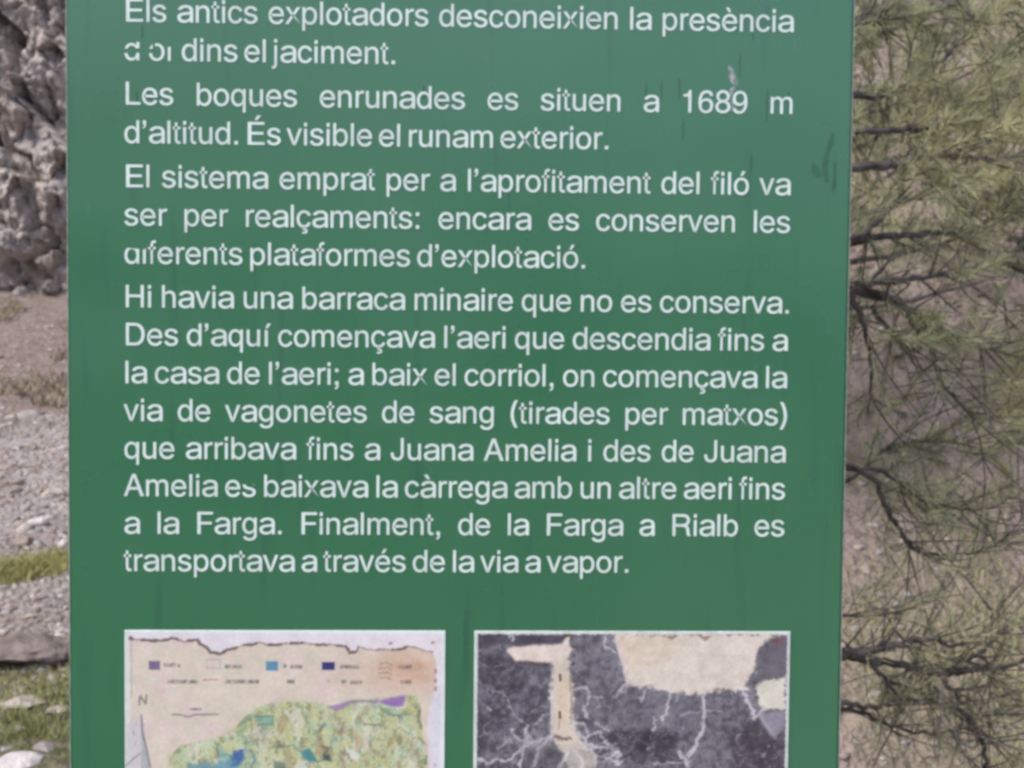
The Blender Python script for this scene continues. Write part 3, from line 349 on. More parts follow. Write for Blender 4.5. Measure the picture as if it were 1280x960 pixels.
def glyph_tris(ch):
    if ch in GC: return GC[ch]
    pols = []
    for p in glyph(ch):
        q = []
        for pt in p:
            if not q or math.hypot(pt[0]-q[-1][0], pt[1]-q[-1][1]) > 5: q.append(pt)
        if math.hypot(q[0][0]-q[-1][0], q[0][1]-q[-1][1]) <= 5: q.pop()
        pols.append(q)
    area = lambda q: sum(q[i][0]*q[(i+1) % len(q)][1] - q[(i+1) % len(q)][0]*q[i][1] for i in range(len(q)))/2
    sg = 1 if area(max(pols, key=lambda q: abs(area(q)))) > 0 else -1
    out = []
    for q in pols:
        n = len(q); r = []
        for i in range(n):
            (ax, ay), (bx, by), (cx, cy) = q[i-1], q[i], q[(i+1) % n]
            u = Vector((bx-ax, by-ay)).normalized(); v = Vector((cx-bx, cy-by)).normalized()
            n1 = Vector((u.y, -u.x)); n2 = Vector((v.y, -v.x)); m = n1 + n2
            m = n1 if m.length < .2 else m.normalized()/max(.55, m.normalized().dot(n1))
            r.append((bx + sg*m.x*INK, by + sg*m.y*INK))
        out.append(r)
    VV, FF = [], []
    solid = [r for r in out if sg*area(r) > 0]; holes = [r for r in out if sg*area(r) <= 0]
    for r in solid:
        x0, x1 = min(p[0] for p in r), max(p[0] for p in r); y0, y1 = min(p[1] for p in r), max(p[1] for p in r)
        grp = [r] + [h for h in holes if x0 < h[0][0] < x1 and y0 < h[0][1] < y1]
        o = len(VV); VV += [p for q in grp for p in q]
        FF += [tuple(i+o for i in f) for f in tessellate_polygon([[Vector((p[0], p[1], 0)) for p in q] for q in grp])]
    GC[ch] = (VV, FF); return GC[ch]
def text_mesh(name, runs, wear=()):
    """runs: (string, x, z) words on the board; wear: (convex) patches where the vinyl has flaked away"""
    bm = bmesh.new()
    for s, x, z in runs:
        for ch in s:
            VV, FF = glyph_tris(ch)
            vs = [bm.verts.new((x + gx*EM/1000, z + gy*EM/1000, 0)) for gx, gy in VV]
            for f in FF:
                try: bm.faces.new([vs[i] for i in f])
                except ValueError: pass
            x += HW[ch]*EM/1000
    me = bpy.data.meshes.new(name)
    for patch in wear:
        n = len(patch); cx = sum(p[0] for p in patch)/n; cy = sum(p[1] for p in patch)/n; pl = []
        for i in range(n):
            (x0, y0), (x1, y1) = patch[i], patch[(i+1) % n]
            nx, ny = y1-y0, x0-x1; l = math.hypot(nx, ny); nx /= l; ny /= l
            if (cx-x0)*nx + (cy-y0)*ny > 0: nx, ny = -nx, -ny
            pl.append((x0, y0, nx, ny))
            near = [f for f in bm.faces if abs(f.calc_center_median().x-cx) < .05 and abs(f.calc_center_median().y-cy) < .05]
            gset = set(near); ed = {e for f in near for e in f.edges}; vv = {v for f in near for v in f.verts}
            bmesh.ops.bisect_plane(bm, geom=list(gset)+list(ed)+list(vv), plane_co=(x0, y0, 0), plane_no=(nx, ny, 0), dist=1e-7)
        dead = [f for f in bm.faces if all((f.calc_center_median().x-a)*nx + (f.calc_center_median().y-b)*ny < 0 for a, b, nx, ny in pl)]
        bmesh.ops.delete(bm, geom=dead, context='FACES')
    # stand it up on the board as a film 0.25 mm thick
    bmesh.ops.recalc_face_normals(bm, faces=bm.faces[:])
    ret = bmesh.ops.extrude_face_region(bm, geom=bm.faces[:])
    for v in [g for g in ret['geom'] if isinstance(g, bmesh.types.BMVert)]: v.co.z += .00025
    for v in bm.verts: v.co = Vector((v.co.x, -.00015 - v.co.z, v.co.y))
    bmesh.ops.recalc_face_normals(bm, faces=bm.faces[:])
    bm.to_mesh(me); bm.free(); me.name = name
    return me
P_, G_ = .02896, .0333
PAR = [["Els antics explotadors desconeixien la presència", "d’or dins el jaciment."],
       ["Les boques enrunades es situen a 1689 m", "d’altitud. És visible el runam exterior."],
       ["El sistema emprat per a l’aprofitament del filó va", "ser per realçaments: encara es conserven les", "diferents plataformes d’explotació."],
       ["Hi havia una barraca minaire que no es conserva.", "Des d’aquí començava l’aeri que descendia fins a", "la casa de l’aeri; a baix el corriol, on començava la",
        "via de vagonetes de sang (tirades per matxos)", "que arribava fins a Juana Amelia i des de Juana", "Amelia es baixava la càrrega amb un altre aeri fins",
        "a la Farga. Finalment, de la Farga a Rialb es", "transportava a través de la via a vapor."]]
ENDS = {1: -.0521, 3: .1115, 6: .0947, 14: .1312}
XL = -.2576; XLF = lambda k: -.2569 - .0015*k/14
z = Z0 + .4644; k = 0
WEAR = {}
def wear(line, *patches): WEAR.setdefault(line, []).extend(patches)
e = EM
# d'or : flaked off tops and left flanks
wear(1, [(XL-.002, .0050), (XL+.0140, .0056), (XL+.0140, .0090), (XL-.002, .0084)], [(XL-.002, .0137), (XL+.0140, .0137), (XL+.0140, .03), (XL-.002, .03)],
     [(XL+.0132, .0075), (XL+.0192, .0098), (XL+.0192, .03), (XL+.0132, .03)], [(XL+.0180, .0052), (XL+.0245, .0058), (XL+.0240, .0088), (XL+.0180, .0086)],
     [(XL+.0224, .0092), (XL+.0241, .0088), (XL+.0245, .0140), (XL+.0228, .0140)], [(XL+.0318, .0104), (XL+.041, .0104), (XL+.041, .02), (XL+.0318, .02)], [(XL+.0361, .004), (XL+.041, .004), (XL+.041, .0104), (XL+.0361, .0104)])
wear(6, [(XL-.002, .0127), (XL+.0172, .0118), (XL+.0172, .03), (XL-.002, .03)], [(XL+.0030, .0118), (XL+.0165, .0108), (XL+.0165, .0135), (XL+.003, .0135)])
for par in PAR:
    pm = empty('text_paragraph', (0, 0, 0)); pm.parent = sign; pm.matrix_parent_inverse = Matrix.Translation(-SO)
    for li, s in enumerate(par):
        x0 = XLF(k)
        ws = s.split(' ')
        last = {'a': .02, 's': .03, 'm': .065, '.': .09, ')': .08}[s[-1]]*EM
        nat = sum(HW[c] for c in s if c != ' ')*EM/1000
        x1 = ENDS.get(k, .2532) + last
        sp = (x1 - x0 - nat)/(len(ws)-1)
        runs = []; x = x0
        for wd in ws:
            runs.append((wd, x, z)); x += sum(HW[c] for c in wd)*EM/1000 + sp
        wr = [[(a, z+b) for a, b in p] for p in WEAR.get(k, [])]
        if k == 12:   # the s of "es" has lost its top
            xe = runs[1][1] + .556*EM
            wr = [[(xe, z+.0094), (xe+.0125, z+.0096), (xe+.0125, z+.02), (xe, z+.02)]]
        if k == 2:
            xe = runs[7][1]
            wr = [[(xe+2.1*.556*EM, z+.0068), (xe+2.95*.556*EM, z+.004), (xe+3.08*.556*EM, z+.006), (xe+2.75*.556*EM, z+.0095)]]
            wr = [[(xe+.556*EM*2.70, z+.0070), (xe+.556*EM*3.06, z+.0078), (xe+.556*EM*3.06, z+.0092), (xe+.556*EM*2.68, z+.0088)]]
        o = link('text_line', text_mesh('text_line', runs, wr), M['letter']); o.parent = pm
        o['label'] = 'white lettering line reading "' + ' '.join(ws[:3]) + '"'
        del o['label']
        k += 1; z -= P_
    z += P_ - G_

def decal(name, pts, mat, y=-.0003, wob=.0006):
    """irregular flat mark on the board: thick smear along pts (x, z, halfwidth), board metres from picture top"""
    n = len(pts); L = []; Rr = []
    P = [Vector((a, b)) for a, b, c in pts]
    for i in range(n):
        d = (P[min(i+1, n-1)] - P[max(i-1, 0)]).normalized(); nn = Vector((-d.y, d.x)); c = pts[i][2]
        L.append(P[i] + nn*(c + random.uniform(-wob, wob))); Rr.append(P[i] - nn*(c + random.uniform(-wob, wob)))
    V = [(p.x, y, Z0+p.y) for p in L] + [(p.x, y, Z0+p.y) for p in Rr]
    F = [(i, i+1, n+i+1, n+i) for i in range(n-1)]
    me = bpy.data.meshes.new(name); me.from_pydata(V, [], F)
    return to_sign(link(name, me, mat))
decal('scuff_mark', [(.2030, .4385, .0008), (.2042, .436, .0022), (.2052, .4325, .0026), (.2075, .429, .0034), (.2092, .4255, .0034), (.2088, .4225, .0022), (.2064, .4195, .0014), (.2056, .414, .0014), (.2062, .408, .0018), (.2068, .404, .0008)], M['scuff'], wob=.0012)
decal('stain_mark', [(.2845, .3885, .0010), (.2832, .380, .0019), (.2808, .372, .0021), (.2796, .363, .0022), (.2806, .355, .0020), (.2814, .350, .0010)], M['stain'])
decal('stain_mark', [(.2868, .366, .0010), (.2874, .358, .0013), (.2868, .350, .0014), (.2862, .343, .001)], M['stain'])
decal('stain_mark', [(.2700, .3645, .001), (.2715, .360, .0026), (.2740, .357, .0028), (.276, .355, .001)], M['stain'])
for x, zt, ln in ((.212, .449, .020), (.140, .424, .014), (.152, .427, .017), (.1655, .428, .016), (.2335, .422, .026), (-.03, .42, .012), (.169, .397, .016), (.222, .372, .014), (-.243, .462, .010), (-.247, .412, .008), (.222, .466, .009), (.25, .419, .010)):
    decal('stain_mark', [(x+.0002*math.sin(i*2.), zt - ln*i/6, .0007*(.25, .8, 1, 1, .8, .5, .2)[i]) for i in range(7)], M['streak'], wob=.0002)

# ------------------------------------------------------------------ the two printed pictures (ink painted per point, photo-pixel units across the print)
def s2l(c):
    c = np.asarray(c, float)/255; return np.where(c < .04045, c/12.92, ((c+.055)/1.055)**2.4)
class Print:
    def __init__(s, x0, y0, W, H):
        s.x0, s.y0, s.W, s.H = x0, y0, W, H
        s.X, s.Y = np.meshgrid(np.arange(W+1)+x0, np.arange(H+1)+y0, indexing='ij'); s.X = s.X.astype(float); s.Y = s.Y.astype(float)
        s.C = np.zeros((W+1, H+1, 3))
    def put(s, col, a):
        a = np.clip(a, 0, 1)[..., None]; s.C = s.C*(1-a) + np.asarray(col, float)*a
    def inside(s, pts):
        r = np.zeros(s.X.shape, bool); n = len(pts)
        for i in range(n):
            (x0, y0), (x1, y1) = pts[i], pts[(i+1) % n]
            if y0 == y1: continue
            c = (s.Y < max(y0, y1)) & (s.Y >= min(y0, y1)) & (s.X < x0 + (s.Y-y0)*(x1-x0)/(y1-y0)); r ^= c
        return r
    def dist(s, pts, wob=0., ws=.2, seed=0):
        X = s.X + wob*(fbm(s.X*ws, s.Y*ws, o=2, s=seed)-.5)*2 if wob else s.X
        Y = s.Y + wob*(fbm(s.X*ws, s.Y*ws, o=2, s=seed+9)-.5)*2 if wob else s.Y
        d = np.full(s.X.shape, 1e9)
        for (x0, y0), (x1, y1) in zip(pts[:-1], pts[1:]):
            dx, dy = x1-x0, y1-y0; l = dx*dx+dy*dy+1e-9
            q = np.clip(((X-x0)*dx+(Y-y0)*dy)/l, 0, 1); d = np.minimum(d, np.hypot(X-x0-q*dx, Y-y0-q*dy))
        return d
    def stroke(s, pts, wd, col, a=1, soft=1.0, wob=0, ws=.2, seed=0):
        s.put(col, a*np.clip((wd/2 + soft/2 - s.dist(pts, wob, ws, seed))/soft, 0, 1))
    def poly(s, pts, col, a=1, soft=1.5, wob=0, ws=.2, seed=0):
        P = Print.__new__(Print); P.X = s.X + wob*(fbm(s.X*ws, s.Y*ws, o=3, s=seed)-.5)*2; P.Y = s.Y + wob*(fbm(s.X*ws, s.Y*ws, o=3, s=seed+5)-.5)*2
        ins = P.inside(pts); d = P.dist(list(pts)+[pts[0]])
        s.put(col, a*np.clip(.5 + np.where(ins, d, -d)/soft, 0, 1))
    def word(s, x0, x1, y, col=(95, 90, 92), h=4, a=.75, seed=0):
        """a printed word too small to read in the photo: a soft row of letter-sized blots"""
        m = np.exp(-((s.Y-y)/(h*.5))**4)*(s.X > x0)*(s.X < x1)
        s.put(col, a*m*np.clip(.35 + 1.1*(vnoise(s.X*.45, s.Y*.3, s=seed)-.2), 0, 1))
    def make(s, name, bx, scale):
        W, H = s.W+1, s.H+1
        V = np.stack([bx + (s.X-s.x0)*scale, np.full(s.X.shape, -.0007), Z0 - (s.Y-s.y0)*scale], -1).reshape(-1, 3)
        F = grid_faces(W, H); nv = W*H
        idx = np.concatenate([np.arange(W)*H, (W-1)*H + np.arange(1, H), np.arange(W-2, -1, -1)*H + H-1, np.arange(H-2, 0, -1)])
        VB = V[idx].copy(); VB[:, 1] = -.0001; n = len(idx); q = np.arange(n)
        F = np.concatenate([F[:, ::-1], np.stack([idx, idx[(q+1) % n], nv+(q+1) % n, nv+q], -1)])
        o = mesh_np(name, np.concatenate([V, VB]), F, M['print'])
        C = s2l(np.clip(s.C, 0, 255)).reshape(-1, 3)*.84; C = np.concatenate([C, C[idx]])
        ca = o.data.color_attributes.new('ink', 'FLOAT_COLOR', 'POINT')
        ca.data.foreach_set('color', np.concatenate([C, np.ones((len(C), 1))], 1).astype(np.float32).ravel())
        return to_sign(o)
def map_print():
    p = Print(156, 788, 401, 430); X, Y = p.X, p.Y
    p.put((228, 220, 226), np.ones(X.shape))
    p.put((222, 232, 232), (Y < 793)*.9); p.put((214, 222, 216), (X < 162)*.8); p.put((222, 232, 232), (X > 551)*.8)
    edge = [(163, 799), (185, 801), (205, 801), (215, 798), (230, 802), (247, 800), (250, 806), (258, 809), (263, 816), (275, 818), (285, 812), (295, 810), (305, 806), (315, 806), (325, 803),
            (333, 806), (345, 806), (360, 804), (380, 804), (398, 806), (415, 806), (432, 808), (437, 816), (445, 815), (448, 809), (458, 812), (475, 812), (500, 812), (510, 808), (520, 809), (530, 814), (541, 815)]
    field = edge + [(546, 830), (543, 870), (535, 900), (538, 960), (536, 1100), (540, 1200), (160, 1200), (163, 1000)]
    p.poly(field, (220, 207, 193), 1, 2.5)
    n = fbm(X*.035, Y*.035, o=4, s=3); n2 = fbm(X*.12, Y*.12, o=3, s=4)
    ins = p.inside(field)
    p.put((222, 200, 200), ins*np.clip((n-.5)*4, 0, .6)); p.put((212, 208, 190), ins*np.clip((n2-.55)*4, 0, .6))
    p.put((205, 165, 138), ins*np.exp(-((X-512)/40)**2-((Y-838)/24)**2)*(.4+.9*n2))
    p.put((212, 190, 172), ins*np.exp(-((X-470)/60)**2-((Y-845)/30)**2)*.55)
    p.stroke(edge, 1.6, (120, 98, 98), .75, 2.2, 1.5, .3, 1)
    dk = vnoise(X*.07, Y*.02, s=77) > .5
    d = p.dist(edge, 1.5, .3, 2)
    p.put((98, 80, 82), dk*np.clip((2.6-d)/2.0, 0, 1)*.8)
    p.stroke([(164, 796), (164, 872)], 1.5, (150, 140, 146), .55, 1.5, 1, .3, 6)
    for x, y in ((164, 797), (541, 803), (488, 804)): p.stroke([(x-1, y), (x+1, y)], 2.5, (110, 95, 105), .8, 2)
    p.poly([(186, 827), (200, 827), (200, 838), (186, 838)], (128, 112, 142)); p.poly([(332, 827), (347, 827), (347, 839), (332, 839)], (104, 150, 178)); p.poly([(402, 828), (418, 828), (418, 838), (402, 838)], (68, 62, 122))
    p.stroke([(258, 825), (275, 825), (275, 836), (258, 836), (258, 825)], 1.2, (160, 168, 162), .8)
    for i in range(4):
        p.stroke([(474, 830+i*6), (484, 829+i*6), (490, 832+i*6)], 1.4, (150, 118, 102), .7, 1.2, 1.5, .4, i)
    for i, (a, b, y) in enumerate(((204, 220, 832), (221, 226, 833), (280, 302, 834), (353, 358, 833), (362, 378, 834), (424, 450, 834), (497, 515, 834), (208, 248, 853), (280, 324, 853), (357, 369, 853),
                                   (426, 433, 853), (437, 453, 854), (500, 515, 853), (236, 252, 888))):
        p.word(a, b, y, seed=i, h=5 if a not in (236,) else 3)
    for a in (254, 261, 267): p.stroke([(a, 851), (a+4, 850.5)], 1.8, (190, 105, 105), .75)
    p.stroke([(410, 852), (411, 853)], 2.2, (195, 130, 125), .7)
    for y in (838, 850, 860, 958): p.stroke([(545, y), (545, y+3)], 3, (150, 110, 122), .75, 2)
    p.stroke([(174, 882), (175, 871), (182, 881), (183, 870)], 2.0, (120, 116, 118), .9, 1.5)
    p.stroke([(215, 895), (225, 895), (235, 898), (243, 895), (272, 894.5)], 1.5, (110, 106, 106), .85, 1.6)
    p.poly([(157, 905), (176, 905), (188, 965), (188, 1000), (157, 1000)], (205, 204, 208), .8, 4)
    p.poly([(176.5, 896), (177.5, 896), (181, 922), (188, 965), (176, 965), (177, 915)], (178, 180, 184), .9, 1.5)
    p.stroke([(176.5, 895), (177.5, 918), (182, 935), (187.5, 962)], 1.7, (118, 114, 120), .9, 1.4); p.stroke([(157, 960), (170, 948), (176, 944)], 2, (140, 140, 140), .7, 1.5)
    for x, y, c in ((167, 918, (150, 140, 150)), (169, 931, (200, 150, 165))): p.stroke([(x, y-2), (x, y+2)], 2, c, .6, 2)
    hill = [(211, 975), (212, 948), (225, 934), (245, 931), (270, 925), (288, 917), (298, 906), (313, 891), (330, 882), (345, 880), (370, 878), (400, 880), (420, 885), (440, 877), (470, 874), (500, 872), (520, 870),
            (527, 885), (527, 905), (534, 960), (530, 1060), (480, 1130), (330, 1150), (240, 1090)]
    p.poly(hill, (197, 202, 162), 1, 6, 3, .1, 3); hin = p.inside(hill)
    hh = fbm(X*.018+3, Y*.022, o=4, s=21)
    p.put((186, 204, 172), hin*np.clip((n-.48)*5, 0, .8)); p.put((206, 200, 146), hin*np.clip((n2-.5)*5, 0, .75))
    slope = X*.045 - .02*Y + 16*hh
    ln = np.abs((slope*4.6) % 1 - .5); p.put((128, 140, 104), hin*np.clip((.17-ln)/.12, 0, 1)*np.clip((fbm(X*.06, Y*.06, o=3, s=5)-.3)*3, 0, .9))
    l2 = np.abs(((X*.11-Y*.05)+9*fbm(X*.03, Y*.03, o=4, s=29)) % 1 - .5); p.put((214, 214, 178), hin*np.clip((.16-l2)/.12, 0, 1)*.5)
    p.put((150, 122, 98), hin*np.clip((fbm(X*.10, Y*.07, o=4, s=91)-.58)*5, 0, .4)); p.put((225, 222, 212), hin*np.clip((fbm(X*.07, Y*.05, o=4, s=55)-.56)*5, 0, .5))
    p.put((120, 128, 105), hin*np.clip((fbm(X*.22, Y*.12, o=3, s=15)-.64)*8, 0, .45))
    l3 = np.abs(fbm(X*.05, Y*.05, o=3, s=33)-.5); p.put((104, 150, 150), hin*np.clip((.012-l3)/.009, 0, 1)*.7)
    teal = (122, 168, 156)
    p.poly([(318, 897), (341, 896), (339, 908), (326, 910)], teal, .7, 3); p.stroke([(318, 897), (342, 897), (340, 907), (322, 908)], 1.6, (80, 135, 128), .8, 2)
    p.stroke([(297, 918), (306, 912), (303, 905), (320, 895)], 3, (130, 165, 135), .7, 3, 2); p.stroke([(300, 920), (310, 930), (330, 925), (333, 912)], 2, (110, 160, 150), .6, 3, 3)
    p.stroke([(270, 930), (273, 948), (283, 945), (291, 952)], 2.2, (70, 125, 130), .85, 2, 2); p.poly([(272, 935), (285, 945), (290, 960), (275, 960)], (150, 190, 185), .6, 3)
    p.poly([(291, 941), (303, 939), (305, 950), (298, 960), (288, 960)], (66, 96, 168), .85, 4, 4, .25); p.poly([(235, 960), (255, 956), (275, 956), (290, 950), (298, 962), (280, 972), (232, 974)], (96, 150, 182), .7, 6, 7, .2)
    for i in range(7): p.stroke([(262+i*9, 946+3*(i % 2)), (266+i*9, 958)], 2, (98, 150, 150), .55, 2, 4, .25, 300+i)
    p.stroke([(314, 940), (318, 952), (312, 965)], 2, (100, 130, 160), .7, 2, 2)
    p.poly([(376, 943), (386, 938), (394, 948), (396, 956), (382, 953)], (70, 140, 150), .9, 3, 2); p.stroke([(340, 936), (365, 935), (380, 942), (396, 955), (404, 951)], 1.8, (110, 130, 110), .8, 2, 2)
    p.poly([(404, 945), (412, 946), (415, 955), (404, 953)], (70, 82, 80), .85, 3); p.poly([(341, 954), (356, 956), (358, 966), (342, 966)], (110, 120, 108), .8, 3); p.poly([(343, 922), (350, 930), (356, 936), (348, 938)], (120, 110, 95), .7, 3)
    p.stroke([(402, 936), (410, 938), (406, 944)], 2.5, (98, 100, 88), .8, 2, 2); p.stroke([(428, 943), (436, 946), (440, 952)], 4, (165, 140, 120), .7, 4, 2); p.poly([(436, 938), (450, 946), (447, 955), (438, 950)], (226, 226, 224), .8, 4)
    p.stroke([(445, 915), (448, 928), (446, 938)], 6, (200, 165, 140), .5, 6, 3); p.stroke([(455, 907), (475, 908)], 1.8, (112, 110, 92), .8, 2)
    p.stroke([(425, 912), (430, 905), (424, 920)], 2.5, (150, 128, 100), .7, 3, 2); p.stroke([(400, 915), (404, 909)], 2.2, (122, 120, 96), .8, 2); p.stroke([(500, 912), (512, 920)], 1.6, (140, 145, 100), .7, 2); p.stroke([(497, 928), (500, 933)], 3, (158, 140, 100), .7, 3)
    p.poly([(408, 885), (425, 881), (436, 877), (450, 876), (472, 877), (500, 871), (508, 870), (504, 884), (494, 885), (478, 881), (450, 879), (438, 880), (430, 886), (421, 891)], (158, 130, 176), .9, 3, 1.2)
    p.poly([(476, 878), (505, 871), (503, 884), (490, 885)], (148, 112, 176), .8, 3); p.stroke([(472, 883), (482, 890), (492, 896), (512, 894)], 2.4, (106, 142, 120), .85, 2.5, 1.5); p.stroke([(438, 878), (470, 877)], 1.6, (120, 140, 130), .7, 2, 1)
    for q in (((525, 889), (523, 898), (527, 912)), ((526, 925), (531, 932)), ((534, 948), (533, 958))): p.stroke(list(q), 3, (112, 116, 96), .75, 2.5, 1.5)
    p.put((214, 214, 224), np.clip((X-536)/5, 0, 1)*(Y > 868)*(X < 552)*.6)
    p.put((228, 232, 230), (Y > 1205)*.9)
    g = (fbm(X*.45, Y*.45, o=3, s=44)-.5)*20 + (fbm(X*.06, Y*.06, o=3, s=46)-.5)*20; p.C = p.C + g[..., None]
    return p
def cave_print():
    p = Print(593, 788, 395, 430); X, Y = p.X, p.Y
    n = fbm(X*.03, Y*.03, o=4, s=63); n2 = fbm(X*.12, Y*.1, o=4, s=64); n3 = fbm(X*.3, Y*.3, o=3, s=65)
    p.put((114, 111, 119), np.ones(X.shape))
    p.put((84, 80, 92), sstep(720, 660, X+60*(n-.5)) *.85); p.put((122, 119, 131), np.clip((n-.45)*5, 0, .7))
    p.put((70, 66, 78), np.clip((n2-.52)*4, 0, .6)*np.where(X < 740, 1, .4)); p.put((140, 136, 146), np.clip((n3-.62)*4, 0, .55))
    p.put((118, 115, 127), sstep(770, 800, X)*sstep(880, 860, X)*sstep(862, 880, Y)*.7); p.put((128, 124, 136), sstep(735, 755, X)*sstep(800, 780, X)*sstep(850, 830, Y)*.5)
    p.poly([(745, 918), (800, 910), (845, 918), (858, 925), (835, 935), (850, 950), (745, 950)], (70, 66, 76), .8, 9, 6, .12, 8)
    p.poly([(905, 915), (930, 905), (945, 895), (965, 915), (982, 920), (982, 990), (900, 990), (920, 940)], (72, 64, 72), .75, 14, 8, .1, 9)
    sp = fbm(X*.17, Y*.17, o=4, s=74); p.put((146, 142, 150), np.clip((sp-.6)*6, 0, .35)); p.put((60, 57, 68), np.clip((.42-sp)*6, 0, .35))
    rid = np.abs(fbm(X*.045, Y*.045, o=3, s=70)-.5); p.put((165, 160, 170), np.clip((.018-rid)/.012, 0, 1)*np.clip((n2-.42)*5, 0, .65))
    cream = (224, 209, 200); W = (212, 208, 212)
    p.poly([(597, 793), (716, 793), (712, 803), (640, 804), (597, 808)], (78, 72, 84), .8, 4)
    p.poly([(768, 792), (975, 792), (960, 800), (950, 810), (942, 838), (932, 855), (940, 862), (900, 862), (870, 867), (845, 865), (820, 860), (790, 857), (783, 852), (780, 835), (772, 812)], (221, 209, 198), 1, 4, 5, .2, 2)
    p.put((214, 196, 168), p.inside([(772, 796), (850, 796), (840, 825), (785, 838)])*.35*(.5+n2)); p.put((224, 196, 186), p.inside([(768, 794), (780, 794), (784, 830), (776, 820)])*.5)
    p.stroke([(770, 800), (782, 835), (786, 852), (775, 862)], 4, (214, 200, 202), .8, 3, 2)
    for a, b in ((838, 796), (880, 798)): p.poly([(a-8, 794), (a+8, 794), (a+1, b+3)], (150, 120, 108), .8, 2)
    p.poly([(945, 818), (950, 806), (960, 815), (964, 798), (985, 796), (980, 815), (984, 842), (965, 848), (948, 852), (941, 845), (958, 836), (944, 826)], (112, 108, 118), .95, 4, 3, .2, 4); p.poly([(962, 796), (980, 796), (978, 803), (970, 806)], (112, 82, 88), .8, 4)
    p.poly([(947, 853), (982, 845), (985, 886), (955, 887), (947, 878)], (220, 215, 202), 1, 4, 5, .25); p.poly([(950, 890), (985, 888), (984, 905), (972, 925), (955, 905)], (150, 146, 158), .9, 4, 3); p.stroke([(952, 895), (970, 922)], 4, (178, 174, 186), .7, 4)
    p.poly([(633, 812), (640, 808), (690, 805), (702, 805), (706, 796), (712, 796), (710, 806), (716, 811), (708, 822), (694, 828), (660, 826), (644, 826)], cream, 1, 3, 1.5, .2, 3)
    p.poly([(641, 826), (690, 828), (688, 834), (645, 832)], (92, 76, 78), .6, 4)
    p.poly([(690, 820), (710, 818), (713, 840), (717, 852), (718, 890), (722, 915), (734, 935), (748, 945), (742, 965), (712, 968), (704, 940), (690, 922), (688, 870), (690, 835)], (214, 202, 188), 1, 4, 5, .22, 6)
    p.put((212, 190, 158), p.inside([(698, 850), (710, 850), (711, 905), (699, 905)])*.45); p.put((150, 148, 146), p.inside([(715, 935), (745, 940), (745, 970), (700, 970)])*.6*(.4+n3))
    p.stroke([(713, 845), (715, 885), (714, 905)], 2, (135, 112, 105), .75, 1.8, 2, .3); p.stroke([(690, 835), (690, 925)], 3, (212, 206, 212), .6, 3)
    for y in (846, 893): p.stroke([(700, y-3), (700.5, y+4)], 3, (85, 62, 55), .9, 1.5)
    p.stroke([(694, 920), (704, 924), (714, 923)], 3.5, (98, 82, 78), .85, 2.5, 2, .4); p.stroke([(700, 900), (699, 912)], 1.6, (150, 125, 105), .7)
    V = [[(597, 948), (611, 955), (624, 949), (634, 952), (650, 940), (658, 932), (690, 921)], [(658, 932), (652, 950), (650, 962)], [(616, 862), (630, 866), (640, 888), (650, 900), (658, 906)], [(655, 912), (664, 922)], [(668, 905), (680, 895), (688, 893)],
         [(718, 861), (733, 859), (738, 870), (730, 885), (735, 898)], [(738, 870), (755, 872)], [(717, 903), (731, 905), (736, 920)], [(808, 862), (801, 876)], [(839, 864), (833, 888), (828, 902)], [(820, 898), (818, 914)], [(848, 866), (846, 876)],
         [(880, 864), (881, 890), (879, 915), (868, 938), (862, 946)], [(850, 940), (862, 956)], [(928, 862), (938, 880), (943, 892)], [(955, 886), (941, 900)], [(640, 793), (639, 799)], [(612, 884), (613, 886)], [(745, 953), (778, 953)], [(765, 946), (774, 940)],
         [(815, 955), (855, 955)], [(812, 936), (818, 935)], [(852, 892), (905, 887)], [(755, 795), (756, 808), (768, 815)], [(622, 935), (640, 928)], [(700, 960), (712, 940)], [(745, 903), (760, 912)], [(768, 870), (790, 856)],
         [(660, 930), (646, 922), (640, 912)], [(664, 928), (656, 916), (660, 908)], [(672, 924), (668, 912)], [(722, 915), (736, 930), (752, 936), (768, 932)], [(726, 925), (744, 945), (770, 950)], [(718, 935), (730, 955), (726, 975)], [(690, 921), (676, 935), (668, 958)], [(736, 920), (750, 915), (756, 925)], [(757, 927), (775, 942), (772, 955)]]
    wd = [3.2, 3, 1.8, 2.5, 2, 3, 2, 3, 3.2, 3.6, 3.6, 2, 4.6, 5, 5, 3.5, 4, 4, 4, 8, 2.6, 3, 1.8, 2.6, 2, 4, 2.4, 2, 3, 2.5, 2, 4, 4, 4, 3.5, 3, 5]
    for i, (v, q) in enumerate(zip(V, wd)): p.stroke(v, q*.8, W, .8 if q > 2 else .6, 2.2, 3.2, .25, 100+i); p.stroke(v, q*1.3, W, .22, 4, 3.2, .25, 100+i)
    p.put((186, 182, 186), np.exp(-((X-765)/24)**2-((Y-940)/14)**2)*np.clip((n3-.4)*3, 0, .7))
    p.put((178, 176, 176), np.exp(-((X-672)/26)**2-((Y-930)/9)**2)*.5); p.poly([(662, 938), (690, 930), (704, 945), (706, 975), (655, 975)], (112, 110, 116), .4, 8); p.put((72, 68, 72), np.exp(-((X-692)/9)**2-((Y-942)/7)**2)*.7)
    for i in range(9):
        yy = 918 + i*4.5; p.stroke([(748, yy+random.uniform(-2, 2)), (846, yy+random.uniform(-2, 2))], 1.2, (52, 48, 58), .45, 1.5, 3, .1, 200+i)
    p.put((216, 222, 218), np.maximum(np.maximum(np.clip((796-X-2*(n3)*0)/1.5-132.2, 0, 1), 0), np.clip((792.6-Y+3*(n3-.5))/1.2, 0, 1))*.95)
    p.put((208, 216, 212), np.clip((598.0+1.5*(n3-.5)-X)/1.4, 0, 1)*.92); p.put((212, 218, 216), np.clip((X-983.2+2.5*(n3-.5))/1.4, 0, 1)*.92); p.put((214, 220, 216), (Y > 1213)*.9)
